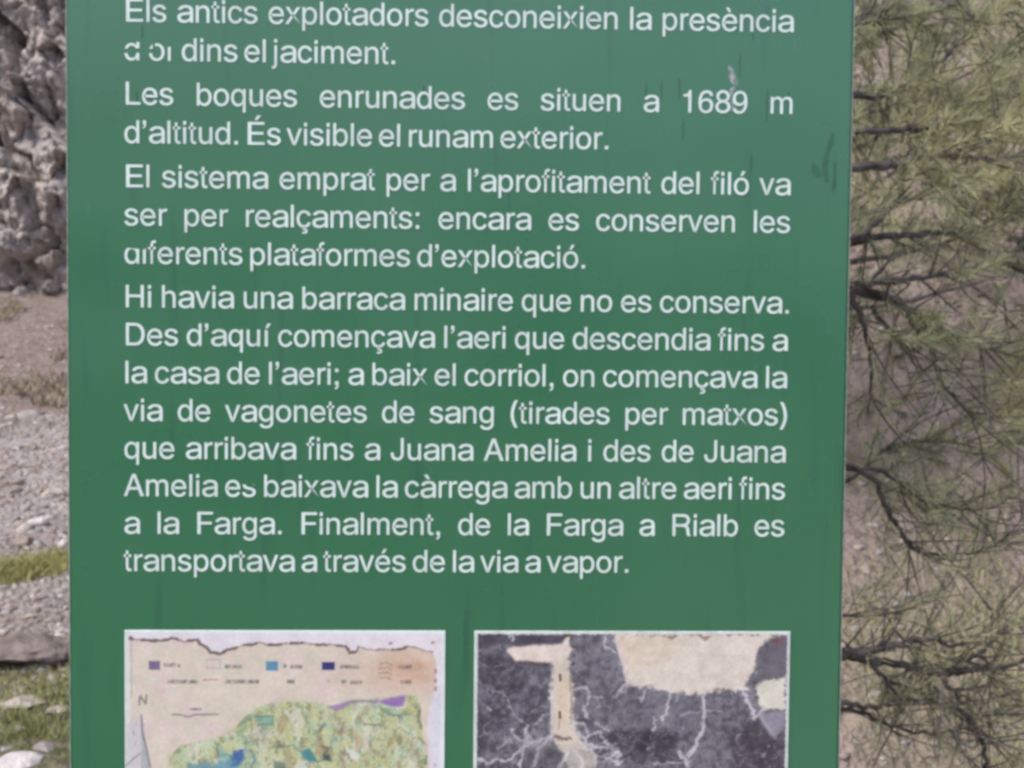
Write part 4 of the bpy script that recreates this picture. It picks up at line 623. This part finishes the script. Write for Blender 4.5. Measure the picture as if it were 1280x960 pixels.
    p.C = p.C + ((fbm(X*.45, Y*.45, o=3, s=45)-.5)*24 + (fbm(X*.09, Y*.09, o=3, s=47)-.5)*34)[..., None]
    return p
SCL = .2473/401
map_print().make('map_print', -.2577, SCL)
cave_print().make('cave_print', .0120, .2475/395)

# ------------------------------------------------------------------ stones and plants on the left
ICO = None
def rock_arrays(n_sub, size, seed, flat=.6, rough=.35):
    bm = bmesh.new(); bmesh.ops.create_icosphere(bm, subdivisions=n_sub, radius=1)
    V = np.array([v.co[:] for v in bm.verts]); F = np.array([[v.index for v in f.verts] for f in bm.faces]); bm.free()
    rg = np.random.default_rng(seed)
    for _ in range(7):     # cut flat facets
        d = rg.normal(size=3); d /= np.linalg.norm(d); h = rg.uniform(.45, .85); q = V@d
        V = V - np.outer(np.clip(q-h, 0, None), d)
    s = 1 + rough*(fbm(V[:, 0]*1.5+seed, V[:, 1]*1.5, V[:, 2]*1.5, o=3, s=seed)-.5)
    s = s + .24*(fbm(V[:, 0]*5+seed, V[:, 1]*5, V[:, 2]*5, o=4, s=seed+3)-.5)*(n_sub > 2)
    V = V*s[:, None]*np.array([1, rg.uniform(.6, .95), flat])*size
    return V, F
def m_stone(name, c0, c1, moss=None, sc=9):
    m, t, b = new_mat(name, .9, .25)
    n = tex(t, 'ShaderNodeTexNoise', sc, detail=7); n2 = tex(t, 'ShaderNodeTexNoise', sc*4, detail=5)
    c = mixc(t, ramp(t, n.outputs[0], [(.3, 0), (.7, 1)]), c0, c1)
    c = mixc(t, ramp(t, n2.outputs[0], [(.55, 0), (.7, .5)]), c, tuple(x*.6 for x in c0))
    if moss: c = mixc(t, ramp(t, n.outputs[0], [(.56, 0), (.64, .8)]), c, moss)
    t.links.new(c, b.inputs['Base Color']); bump(t, b, n2.outputs[0], .6, .02); return m
SM = {'grey': m_stone('grey_stone', (.20, .18, .17), (.38, .345, .335)), 'pale': m_stone('pale_stone', (.33, .28, .245), (.48, .42, .375)),
      'brown': m_stone('brown_stone', (.19, .15, .125), (.36, .285, .24)), 'mossy': m_stone('mossy_stone', (.12, .11, .10), (.25, .225, .21), (.07, .085, .03)), 'white': m_stone('white_stone', (.42, .39, .375), (.60, .56, .545)), 'boulder': m_stone('boulder_stone', (.09, .072, .064), (.25, .205, .185), sc=11)}
def gz(x, y): return float(hfun(np.array([x]), np.array([y]))[0])
def ground_at(px, py):
    """where the ray through a photo pixel meets the ground"""
    a, b = .3, 40.
    d = (at(px, py, 5.) - CAM).normalized()
    s = 2.5
    while s < 60:
        p = CAM + d*s
        if p.z < gz(p.x, p.y): break
        s += .03
    return p
def stone(name, px, py, wpx, kind, label, flat, rot, seed, sub=4, sink=.35, cat='stone', group=None):
    p = ground_at(px, py); dist = (p-CAM).length
    size = wpx/FOC*dist/2
    V, F = rock_arrays(sub, size, seed, flat)
    o = mesh_np(name, V, F, SM[kind], smooth=False)
    o.location = (p.x, p.y, p.z + size*flat*(1-sink)*.5); o.rotation_euler = (RNG.uniform(-.1, .1), RNG.uniform(-.1, .1), rot)
    tag(o, label, cat, group); return o
stone('boulder', 22, 828, 130, 'boulder', 'long low grey boulder lying on the grass beside the sign', .36, .15, 21, 5, .2, 'boulder')
stone('stone', 22, 882, 66, 'pale', 'flat pinkish pale stone in the grass just below the long boulder', .25, .2, 31)
stone('stone', 72, 890, 34, 'pale', 'small pale stone in the grass touching the board edge', .3, 1.2, 32)
stone('stone', 8, 938, 20, 'grey', 'small grey stone sunk in the grass', .35, .7, 33)
stone('stone', 22, 957, 62, 'white', 'flat whitish stone at the very bottom corner of the grass', .3, .4, 34)
stone('stone', 56, 938, 36, 'grey', 'small grey stone beside a green tuft', .35, 2.1, 35)
stone('stone', 26, 912, 22, 'pale', 'tiny pale stone between two larger ones in the grass', .3, 2.6, 36)
stone('stone', 48, 655, 26, 'white', 'pale white stone lying on the gravel above the grass tuft', .5, .4, 37)
stone('stone', 30, 680, 34, 'brown', 'dark brown stone lying on the gravel path', .45, 2.2, 38)
stone('stone', 66, 620, 40, 'pale', 'light angular stone at the foot of the grey scree', .4, 1.0, 39)
stone('stone', 40, 772, 18, 'pale', 'small pale stone on the brown gravel behind the boulder', .5, 1.0, 40)
def scatter(name, pts, sizes, mats, label, cat, flat=.6, seed=5):
    Vs, Fs, Mi = [], [], []; o0 = 0
    pro = [rock_arrays(1, 1, 300+i, flat, .5) for i in range(14)]
    rg = np.random.default_rng(seed)
    for (x, y), s in zip(pts, sizes):
        V, F = pro[rg.integers(14)]; a = rg.uniform(0, 6.28); c, q = math.cos(a), math.sin(a)
        V = V@np.array([[c, q, 0], [-q, c, 0], [0, 0, 1]])*s
        Vs.append(V + np.array([x, y, 0])); Fs.append(F+o0); o0 += len(V); Mi.append(np.full(len(F), rg.choice(len(mats), p=[m[1] for m in mats])))
    V = np.concatenate(Vs); base = np.repeat(hfun(np.array([p[0] for p in pts]), np.array([p[1] for p in pts])), [len(v) for v in Vs])
    V[:, 2] += base
    o = mesh_np(name, V, np.concatenate(Fs))
    for m in mats: o.data.materials.append(SM[m[0]])
    o.data.polygons.foreach_set('material_index', np.concatenate(Mi).astype(np.int32))
    tag(o, label, cat, kind='stuff')
def strip_pts(n, d0, d1, a0, a1, pw=1.0):
    d = d0 + (d1-d0)*RNG.random(n)**pw; a = RNG.uniform(a0, a1, n); return np.stack([a*d, d-1.11], 1)
pl = np.concatenate([strip_pts(6000, 5.6, 9.5, -.44, -.20), strip_pts(12500, 9.5, 13.2, -.44, -.20), strip_pts(500, 13.2, 21, -.40, -.24)])
dd = pl[:, 1]+1.11
sz = .012*np.exp(RNG.normal(0, .55, len(pl)))*np.where(dd > 13, 1.8, np.where(dd > 9.5, 1.2, 1.1))
scatter('gravel', pl, sz, [('grey', .50), ('pale', .13), ('brown', .34), ('white', .03)], 'loose grey and brown scree below the rock face', 'gravel')
pr = strip_pts(4200, 4.2, 14, .15, .42, 1.3); dr = pr[:, 1]+1.11
scatter('hillside_gravel', pr, .010*np.exp(np.clip(RNG.normal(0, .5, len(pr)), -2, .9))*(.5+dr*.14), [('grey', .25), ('pale', .12), ('brown', .62), ('white', .01)], 'loose brown stones on the slope behind the pine', 'gravel', seed=6)

def m_leaf(name, cols, rough=.7):
    m, t, b = new_mat(name, rough, .25)
    a = N(t, 'ShaderNodeVertexColor', layer_name='tint'); sep = N(t, 'ShaderNodeSeparateColor'); t.links.new(a.outputs[0], sep.inputs[0])
    c = ramp(t, sep.outputs[0], [(i/(len(cols)-1), q) for i, q in enumerate(cols)])
    t.links.new(c, b.inputs['Base Color']); return m
def blades(name, B, D, W, tint, mat, parent=None):
    """triangular blades / needles: base points B, tip vectors D, widths W, tint 0..1 per blade"""
    n = len(B); side = np.cross(D, RNG.normal(size=(n, 3))); side /= np.linalg.norm(side, axis=1)[:, None]+1e-9
    V = np.empty((n, 4, 3)); V[:, 0] = B - side*W[:, None]/2; V[:, 1] = B + side*W[:, None]/2
    V[:, 2] = B + D + side*W[:, None]*.18; V[:, 3] = B + D - side*W[:, None]*.18
    o = mesh_np(name, V.reshape(-1, 3), np.arange(4*n).reshape(n, 4), mat, parent)
    ca = o.data.color_attributes.new('tint', 'FLOAT_COLOR', 'POINT'); tt = np.repeat(tint, 4)
    ca.data.foreach_set('color', np.stack([tt, tt, tt, np.ones_like(tt)], 1).astype(np.float32).ravel())
    return o
LG = m_leaf('grass_blades', [(.10, .11, .04), (.16, .18, .06), (.26, .265, .11), (.38, .335, .22)])
BG = m_leaf('withered_grass', [(.20, .15, .125), (.28, .22, .18), (.29, .26, .16), (.36, .30, .25)])
YG = m_leaf('yellow_grass', [(.20, .195, .065), (.33, .31, .12), (.46, .41, .20)])
def grass(name, P, h, mat, label, tint, wd=.004):
    n = len(P); B = np.stack([P[:, 0], P[:, 1], hfun(P[:, 0], P[:, 1])-.004], 1)
    D = np.stack([RNG.normal(0, .55, n), RNG.normal(0, .55, n), np.ones(n)], 1)*(h*RNG.uniform(.5, 1.3, n))[:, None]
    tag(blades(name, B, D, wd*RNG.uniform(.6, 1.4, n), tint, mat), label, 'grass', kind='stuff')
gp = strip_pts(40000, 3.3, 6.3, -.50, -.16); keep = fbm(gp[:, 0]*3.2, gp[:, 1]*3.2, o=3, s=12) > .47; gp = gp[keep]
grass('grass', gp, .035, LG, 'short green grass between the stones', np.clip(fbm(gp[:, 0]*4, gp[:, 1]*4, o=2, s=4)+RNG.normal(0, .15, len(gp)), 0, 1))
c = ground_at(38, 716); n = 5000
q = RNG.normal(0, 1, (n, 2)); yp = np.stack([c.x + q[:, 0]*.17, c.y + q[:, 1]*.10 + q[:, 0]*.06], 1)
grass('dry_grass', yp, .06, YG, 'yellow green grass patch on the gravel', np.clip(RNG.normal(.5, .25, n), 0, 1), .005)
q2 = strip_pts(16000, 13.0, 21, -.40, -.24); q2 = q2[fbm(q2[:, 0]*1.1, q2[:, 1]*1.1, o=2, s=14) > .55]
grass('slope_grass', q2, .10, BG, 'withered brown grass on the slope below the rock face', np.clip(RNG.normal(.5, .25, len(q2)), 0, 1), .018)
q3 = strip_pts(16000, 4.3, 12, .16, .42); q3 = q3[fbm(q3[:, 0]*1.3, q3[:, 1]*1.3, o=3, s=18) > .54]
grass('hillside_grass', q3, .05, LG, 'withered grass tufts on the slope behind the pine', np.clip(RNG.normal(.72, .2, len(q3)), 0, 1), .006)

# pale outcrops high on the right-hand slope
stone('boulder', 1125, 8, 60, 'white', 'pale rock high on the slope above the pine branches', .45, .3, 61, 4, .3, 'boulder')
stone('boulder', 1182, 6, 46, 'white', 'smaller pale rock high on the slope, near the top of the photo', .6, 1.3, 62, 4, .3, 'boulder')
stone('boulder', 1262, 268, 46, 'pale', 'pale pinkish rock on the slope behind the pine twigs', .5, .8, 63, 4, .3, 'boulder')

# ------------------------------------------------------------------ the pine behind the right-hand edge of the board
def tube(V, F, pts, rad, ns=6, kink=.0):
    P = [Vector(p) for p in pts]; base = len(V); n = len(P)
    up = Vector((.3, .2, .93)); prev = None
    for i in range(n):
        d = (P[min(i+1, n-1)] - P[max(i-1, 0)]).normalized()
        a = d.cross(up if prev is None else prev).normalized() if prev is None else (prev - d*prev.dot(d)).normalized()
        prev = a; b = d.cross(a)
        for j in range(ns):
            w_ = 2*math.pi*j/ns; V.append(P[i] + (a*math.cos(w_) + b*math.sin(w_))*rad[i]*random.uniform(.85, 1.15))
    for i in range(n-1):
        for j in range(ns):
            F.append((base+i*ns+j, base+i*ns+(j+1) % ns, base+(i+1)*ns+(j+1) % ns, base+(i+1)*ns+j))
    F.append(tuple(base+j for j in range(ns))); F.append(tuple(base+(n-1)*ns+j for j in reversed(range(ns))))
def smooth_path(ctrl, per=6, jit=.004):
    P = [Vector(c) for c in ctrl]; P = [P[0]*2-P[1]] + P + [P[-1]*2-P[-2]]; out = []
    for i in range(1, len(P)-2):
        for k_ in range(per):
            t = k_/per; a, b, c, d = P[i-1:i+3]
            out.append(.5*((2*b) + (c-a)*t + (2*a-5*b+4*c-d)*t*t + (3*b-a-3*c+d)*t**3) + Vector([random.uniform(-jit, jit) for _ in range(3)]))
    out.append(P[-2]); return out
def m_bark():
    m, t, b = new_mat('pine_bark', .9, .2)
    n = tex(t, 'ShaderNodeTexNoise', 30, detail=6)
    t.links.new(mixc(t, ramp(t, n.outputs[0], [(.35, 0), (.7, 1)]), (.06, .05, .048), (.15, .128, .12)), b.inputs['Base Color']); bump(t, b, n.outputs[0], .7, .01); return m
BARK = m_bark()
NEED = m_leaf('pine_needles', [(.125, .13, .09), (.245, .265, .155), (.385, .39, .22), (.58, .51, .25)], .6)
TY = 1.55
tb = at(950, 960, TY); TX = tb.x
pine = empty('pine_tree', (TX, TY, gz(TX, TY)))
tag(pine, 'grey green pine with bare dark twigs standing behind the right edge of the board', 'tree')
PO = Vector(pine.location)
def to_pine(o, par=None):
    if par is None: o.parent = pine; o.matrix_parent_inverse = Matrix.Translation(-PO)
    else: o.parent = par; o.matrix_parent_inverse = Matrix.Translation(-PO)
    return o
V, F = [], []
tube(V, F, [(TX+.03*math.sin(i*.5), TY+.02*math.cos(i*.7), PO.z - .1 + i*.25) for i in range(16)], [.075*(1-.05*i) for i in range(16)], 10)
for i in range(len(V)): V[i] = V[i]
to_pine(mesh_np('trunk', V, F, BARK, smooth=True))
twigs = []    # (path) along which needles grow
# photo paths: (pixels), near depth Y, far depth Y, base radius m, needles density
BR = [([(1000, 45), (1072, 28), (1110, 6), (1150, -30)], 1.55, 2.1, .012, 1),
      ([(1000, 110), (1090, 120), (1150, 100), (1205, 44), (1262, -5)], 1.55, 2.3, .008, 1),
      ([(1215, 40), (1270, -8)], 2.2, 2.5, .005, .5),
      ([(1000, 160), (1100, 165), (1160, 158), (1205, 150), (1236, 139), (1262, 122), (1300, 112)], 1.55, 2.3, .007, 1.2),
      ([(1000, 215), (1090, 208), (1145, 200), (1200, 194), (1245, 200), (1290, 186)], 1.6, 1.9, .010, .9),
      ([(1180, 196), (1215, 186), (1246, 176), (1290, 160)], 1.8, 2.1, .006, .8),
      ([(1246, 176), (1247, 150)], 1.9, 1.9, .004, .3),
      ([(1000, 330), (1068, 296), (1104, 268), (1126, 238), (1132, 205)], 1.55, 1.8, .008, .9),
      ([(1000, 320), (1090, 298), (1150, 293), (1205, 291), (1240, 272), (1262, 245), (1275, 205)], 1.6, 2.2, .008, .8),
      ([(1262, 300), (1300, 295)], 2.0, 2.1, .006, .5),
      ([(1000, 372), (1060, 360), (1092, 352), (1140, 347), (1184, 344)], 1.55, 1.65, .0125, .2),
      ([(1060, 356), (1105, 372), (1150, 396), (1198, 422), (1240, 438), (1300, 452)], 1.55, 2.0, .0110, .9),
      ([(1085, 360), (1115, 378), (1146, 410), (1168, 448), (1180, 482), (1212, 516), (1245, 522), (1290, 500)], 1.6, 1.95, .006, .8),
      ([(1090, 388), (1125, 428), (1142, 450)], 1.6, 1.7, .005, .6),
      ([(1060, 356), (1080, 410), (1090, 470), (1085, 520)], 1.55, 1.75, .006, 1.1),
      ([(1000, 560), (1080, 590), (1110, 640), (1130, 672), (1144, 686), (1170, 694), (1205, 693), (1240, 684), (1262, 668)], 1.55, 2.0, .006, .35),
      ([(1000, 590), (1090, 588), (1135, 612), (1160, 628), (1190, 634), (1230, 636), (1290, 610)], 1.55, 2.1, .005, .5),
      ([(1000, 640), (1062, 600), (1110, 560), (1180, 552), (1240, 560), (1290, 545)], 1.6, 2.2, .006, 1.0),
      ([(1000, 770), (1050, 767), (1100, 770), (1135, 762), (1170, 745)], 1.55, 1.8, .0035, .2),
      ([(1000, 822), (1050, 817), (1100, 811), (1140, 802), (1172, 797)], 1.55, 1.6, .0120, .15),
      ([(1172, 797), (1186, 806), (1215, 802), (1240, 805)], 1.6, 1.7, .0045, .3),
      ([(1050, 818), (1080, 826), (1110, 828), (1150, 836), (1180, 842), (1200, 826), (1226, 817), (1246, 792), (1266, 778), (1300, 766)], 1.6, 1.9, .0085, .35),
      ([(1180, 842), (1215, 838), (1250, 834), (1300, 822)], 1.75, 1.9, .0085, .3),
      ([(1226, 817), (1236, 836), (1246, 850)], 1.8, 1.8, .004, .2),
      ([(1234, 800), (1240, 770), (1228, 752)], 1.8, 1.9, .003, .3),
      ([(1000, 868), (1050, 878), (1085, 884), (1120, 878), (1160, 874), (1195, 890), (1225, 897), (1290, 878)], 1.55, 1.9, .006, .5),
      ([(1085, 822), (1110, 852), (1130, 882), (1120, 900)], 1.6, 1.75, .005, .6),
      ([(1110, 852), (1150, 862), (1180, 876)], 1.65, 1.8, .004, .6),
      ([(1000, 900), (1060, 888), (1100, 902), (1130, 912), (1170, 916), (1205, 912), (1240, 925)], 1.55, 1.9, .005, .2),
      ([(1195, 888), (1212, 900), (1222, 916), (1232, 948), (1226, 985)], 1.8, 1.85, .010, .1),
      ([(1180, 850), (1195, 870), (1215, 888)], 1.75, 1.85, .005, .2)]
def branch(px, Y0, Y1, r0, dens):
    r0 *= 1.08
    n = len(px)
    ctrl = [at(x, y, Y0 + (Y1-Y0)*i/(n-1) + (0 if i in (0,) else random.uniform(-.04, .04))) for i, (x, y) in enumerate(px)]
    if px[0][0] == 1000: ctrl[0] = Vector((TX, TY, ctrl[0].z))
    P = smooth_path(ctrl); m = len(P)
    V, F = [], []; tube(V, F, P, [max(.0016, r0*(1 - .72*i/(m-1))) for i in range(m)])
    # side twigs
    L = sum((P[i+1]-P[i]).length for i in range(m-1)); k_ = int(L*44)
    for _ in range(k_):
        i = random.randrange(m//5, m-1); d = (P[i+1]-P[i]).normalized()
        s = Vector((random.gauss(0, 1), random.gauss(0, 1), random.gauss(.15, .8))).normalized(); dr = (d*.7 + s*.8).normalized(); ln = random.uniform(.04, .2)
        q = [P[i]]; sag = random.uniform(-.5, .9)
        for j in range(5):
            dr = (dr + Vector((random.uniform(-.25, .25), random.uniform(-.25, .25), sag*.22))).normalized(); q.append(q[-1] + dr*ln/5)
        tube(V, F, q, [max(.0009, r0*.21*(1-j/7)) for j in range(6)], 4); twigs.append((q, dens))
    twigs.append((P[m//2:], dens*.7))
    # long bare sweeping twigs
    for _ in range(max(2, int(L*6))):
        i = random.randrange(m//6, m-1); dr = ((P[i+1]-P[i]).normalized()*.9 + Vector((random.gauss(0, .4), random.gauss(0, .4), random.gauss(0, .5)))).normalized()
        ln = random.uniform(.18, .5); q = [P[i]]; bend = Vector((random.gauss(0, .1), random.gauss(0, .1), random.choice((-1, -1, 1))*random.uniform(.05, .28)))
        for j in range(9):
            dr = (dr + bend*.5 + Vector((random.gauss(0, .07), random.gauss(0, .07), random.gauss(0, .07)))).normalized(); q.append(q[-1] + dr*ln/9)
        tube(V, F, q, [max(.0008, .0020*(1-j/11)) for j in range(10)], 5)
        for _k in range(2):
            j0 = random.randrange(3, 8); e2 = (( q[j0+1]-q[j0]).normalized()*.8 + Vector((random.gauss(0, .5), random.gauss(0, .5), random.gauss(.1, .5)))).normalized(); q2 = [q[j0]]
            for j in range(5): e2 = (e2 + bend*.4).normalized(); q2.append(q2[-1] + e2*random.uniform(.015, .035))
            tube(V, F, q2, [.0014, .0013, .0012, .0011, .001, .0009], 4)
        if random.random() < .35: twigs.append((q[5:], dens*1.3))
    to_pine(mesh_np('branch', V, F, BARK))
for b_ in BR: branch(*b_)
# the rest of the crown: branches that leave the trunk in every other direction, up and behind
for i in range(64):
    zz = PO.z + random.uniform(.75, 2.9); a = random.uniform(0, 6.28); ln = random.uniform(.45, .95)*(1.15 - .16*(zz-PO.z-.75))
    if math.sin(a) < -.35: ln *= .55
    p = Vector((TX, TY, zz)); d = Vector((math.cos(a), math.sin(a), random.uniform(-.1, .35))); ctrl = [p]
    for j in range(4):
        d = (d + Vector((random.uniform(-.25, .25), random.uniform(-.25, .25), .06))).normalized(); p = p + d*ln/4; ctrl.append(p)
    if any(q.y < 1.8 and q.x > TX + .12 for q in ctrl): continue
    P = smooth_path(ctrl, 5); m = len(P); V, F = [], []; tube(V, F, P, [max(.0014, .006*(1-.8*k_/(m-1))) for k_ in range(m)], 5)
    dens = 1.1 if zz > EYE-.12 else .12
    for _ in range(int(ln*22)):
        i2 = random.randrange(m//4, m-1); dr = ((P[i2+1]-P[i2]).normalized()*.7 + Vector((random.gauss(0, .6), random.gauss(0, .6), random.gauss(.1, .5)))).normalized(); q = [P[i2]]; l2 = random.uniform(.05, .2)
        for j in range(5):
            dr = (dr + Vector((random.uniform(-.25, .25), random.uniform(-.25, .25), random.uniform(-.05, .2)))).normalized(); q.append(q[-1] + dr*l2/5)
        tube(V, F, q, [.0018, .0016, .0014, .0012, .001, .0009], 4); twigs.append((q, dens))
    to_pine(mesh_np('branch', V, F, BARK))
Bs, Ds, Ts = [], [], []
for q, dens in twigs:
    L = sum((q[i+1]-q[i]).length for i in range(len(q)-1)); n = int(L*950*dens*random.choice((.15, .6, 1, 1.5)))
    h = q[len(q)//2]; tint = .15 + .75*float(fbm(np.array([h.x*3.2]), np.array([h.z*3.2]), np.array([h.y*3.2]), o=2, s=50)[0]) + random.gauss(0, .12)
    for _ in range(n):
        t = random.betavariate(1.6, 1)*(len(q)-1.001); i = int(t); p = q[i].lerp(q[i+1], t-i); d = (q[i+1]-q[i]).normalized()
        s = Vector((random.gauss(0, 1), random.gauss(0, 1), random.gauss(0, 1))).normalized()
        Bs.append(p); Ds.append((d*.75 + s*.7).normalized()*random.uniform(.02, .042)); Ts.append(tint + random.gauss(0, .22))
o = blades('needles', np.array([v[:] for v in Bs]), np.array([v[:] for v in Ds]), np.full(len(Bs), .0013), np.clip(np.array(Ts), 0, 1), NEED)
to_pine(o)
def far_pine(px, Y, zlo, zhi, reach, n_br, n_needle, seed, label, tint0):
    """a whole smaller pine further up the slope"""
    rg = random.Random(seed); b0 = at(px, 480, Y); x0 = b0.x; g0 = gz(x0, Y); root = empty('pine_tree', (x0, Y, g0)); tag(root, label, 'tree', 'pines on the slope')
    inv_ = Matrix.Translation(-Vector(root.location))
    V, F = [], []; hgt = zhi - g0; tube(V, F, [(x0 + .04*math.sin(i), Y + .04*math.cos(i*1.3), g0 - .1 + hgt*i/9) for i in range(10)], [.07*(1-.09*i) for i in range(10)], 8)
    o = mesh_np('trunk', V, F, BARK, root, True); o.matrix_parent_inverse = inv_
    B, D, T = [], [], []
    for i in range(n_br):
        z_ = rg.uniform(zlo, zhi-.1); a = rg.uniform(0, 6.28); ln = reach*rg.uniform(.6, 1.1)*(1 - .6*max(0, (z_-zlo)/(zhi-zlo))**2)
        p = Vector((x0, Y, z_)); d = Vector((math.cos(a), math.sin(a), rg.uniform(-.15, .4))); C = [p]
        for j in range(5):
            d = (d + Vector((rg.uniform(-.3, .3), rg.uniform(-.3, .3), .05))).normalized(); p = p + d*ln/5; C.append(p)
        V, F = [], []; P = smooth_path(C, 3, .006); m = len(P); tube(V, F, P, [max(.003, .014*(1-.8*k_/(m-1))) for k_ in range(m)], 5); tt = tint0 + rg.gauss(0, .14)
        for _ in range(int(ln*14)):
            i2 = rg.randrange(m//5, m-1); q = [P[i2]]; dr = ((P[i2+1]-P[i2]).normalized()*.6 + Vector((rg.gauss(0, .6), rg.gauss(0, .6), rg.gauss(.1, .5)))).normalized(); l2 = rg.uniform(.1, .4)
            for j in range(4):
                dr = (dr + Vector((rg.uniform(-.3, .3), rg.uniform(-.3, .3), rg.uniform(-.05, .25)))).normalized(); q.append(q[-1] + dr*l2/4)
            tube(V, F, q, [.004, .0034, .003, .0026, .002], 4)
            for _ in range(int(n_needle*l2)):
                t = rg.random()*3.99; k_ = int(t); pp = q[k_].lerp(q[k_+1], t-k_); dd_ = (q[k_+1]-q[k_]).normalized(); s_ = Vector((rg.gauss(0, 1), rg.gauss(0, 1), rg.gauss(0, 1))).normalized()
                B.append(pp[:]); D.append(((dd_*.7 + s_*.8).normalized()*rg.uniform(.035, .07))[:]); T.append(tt + rg.gauss(0, .22))
        o = mesh_np('branch', V, F, BARK, root); o.matrix_parent_inverse = inv_
    o = blades('needles', np.array(B), np.array(D), np.full(len(B), .003), np.clip(np.array(T), 0, 1), NEED, root); o.matrix_parent_inverse = inv_
    Bs.extend(B)
far_pine(960, 4.4, 1.35, 3.6, 1.35, 76, 260, 3, 'greyish pine further up the slope, half hidden by the board edge', .35)
far_pine(1372, 5.6, 1.45, 4.4, 1.35, 70, 240, 4, 'olive pine further up the slope just beyond the right edge of the photo', .55)
print('needles', len(Bs))
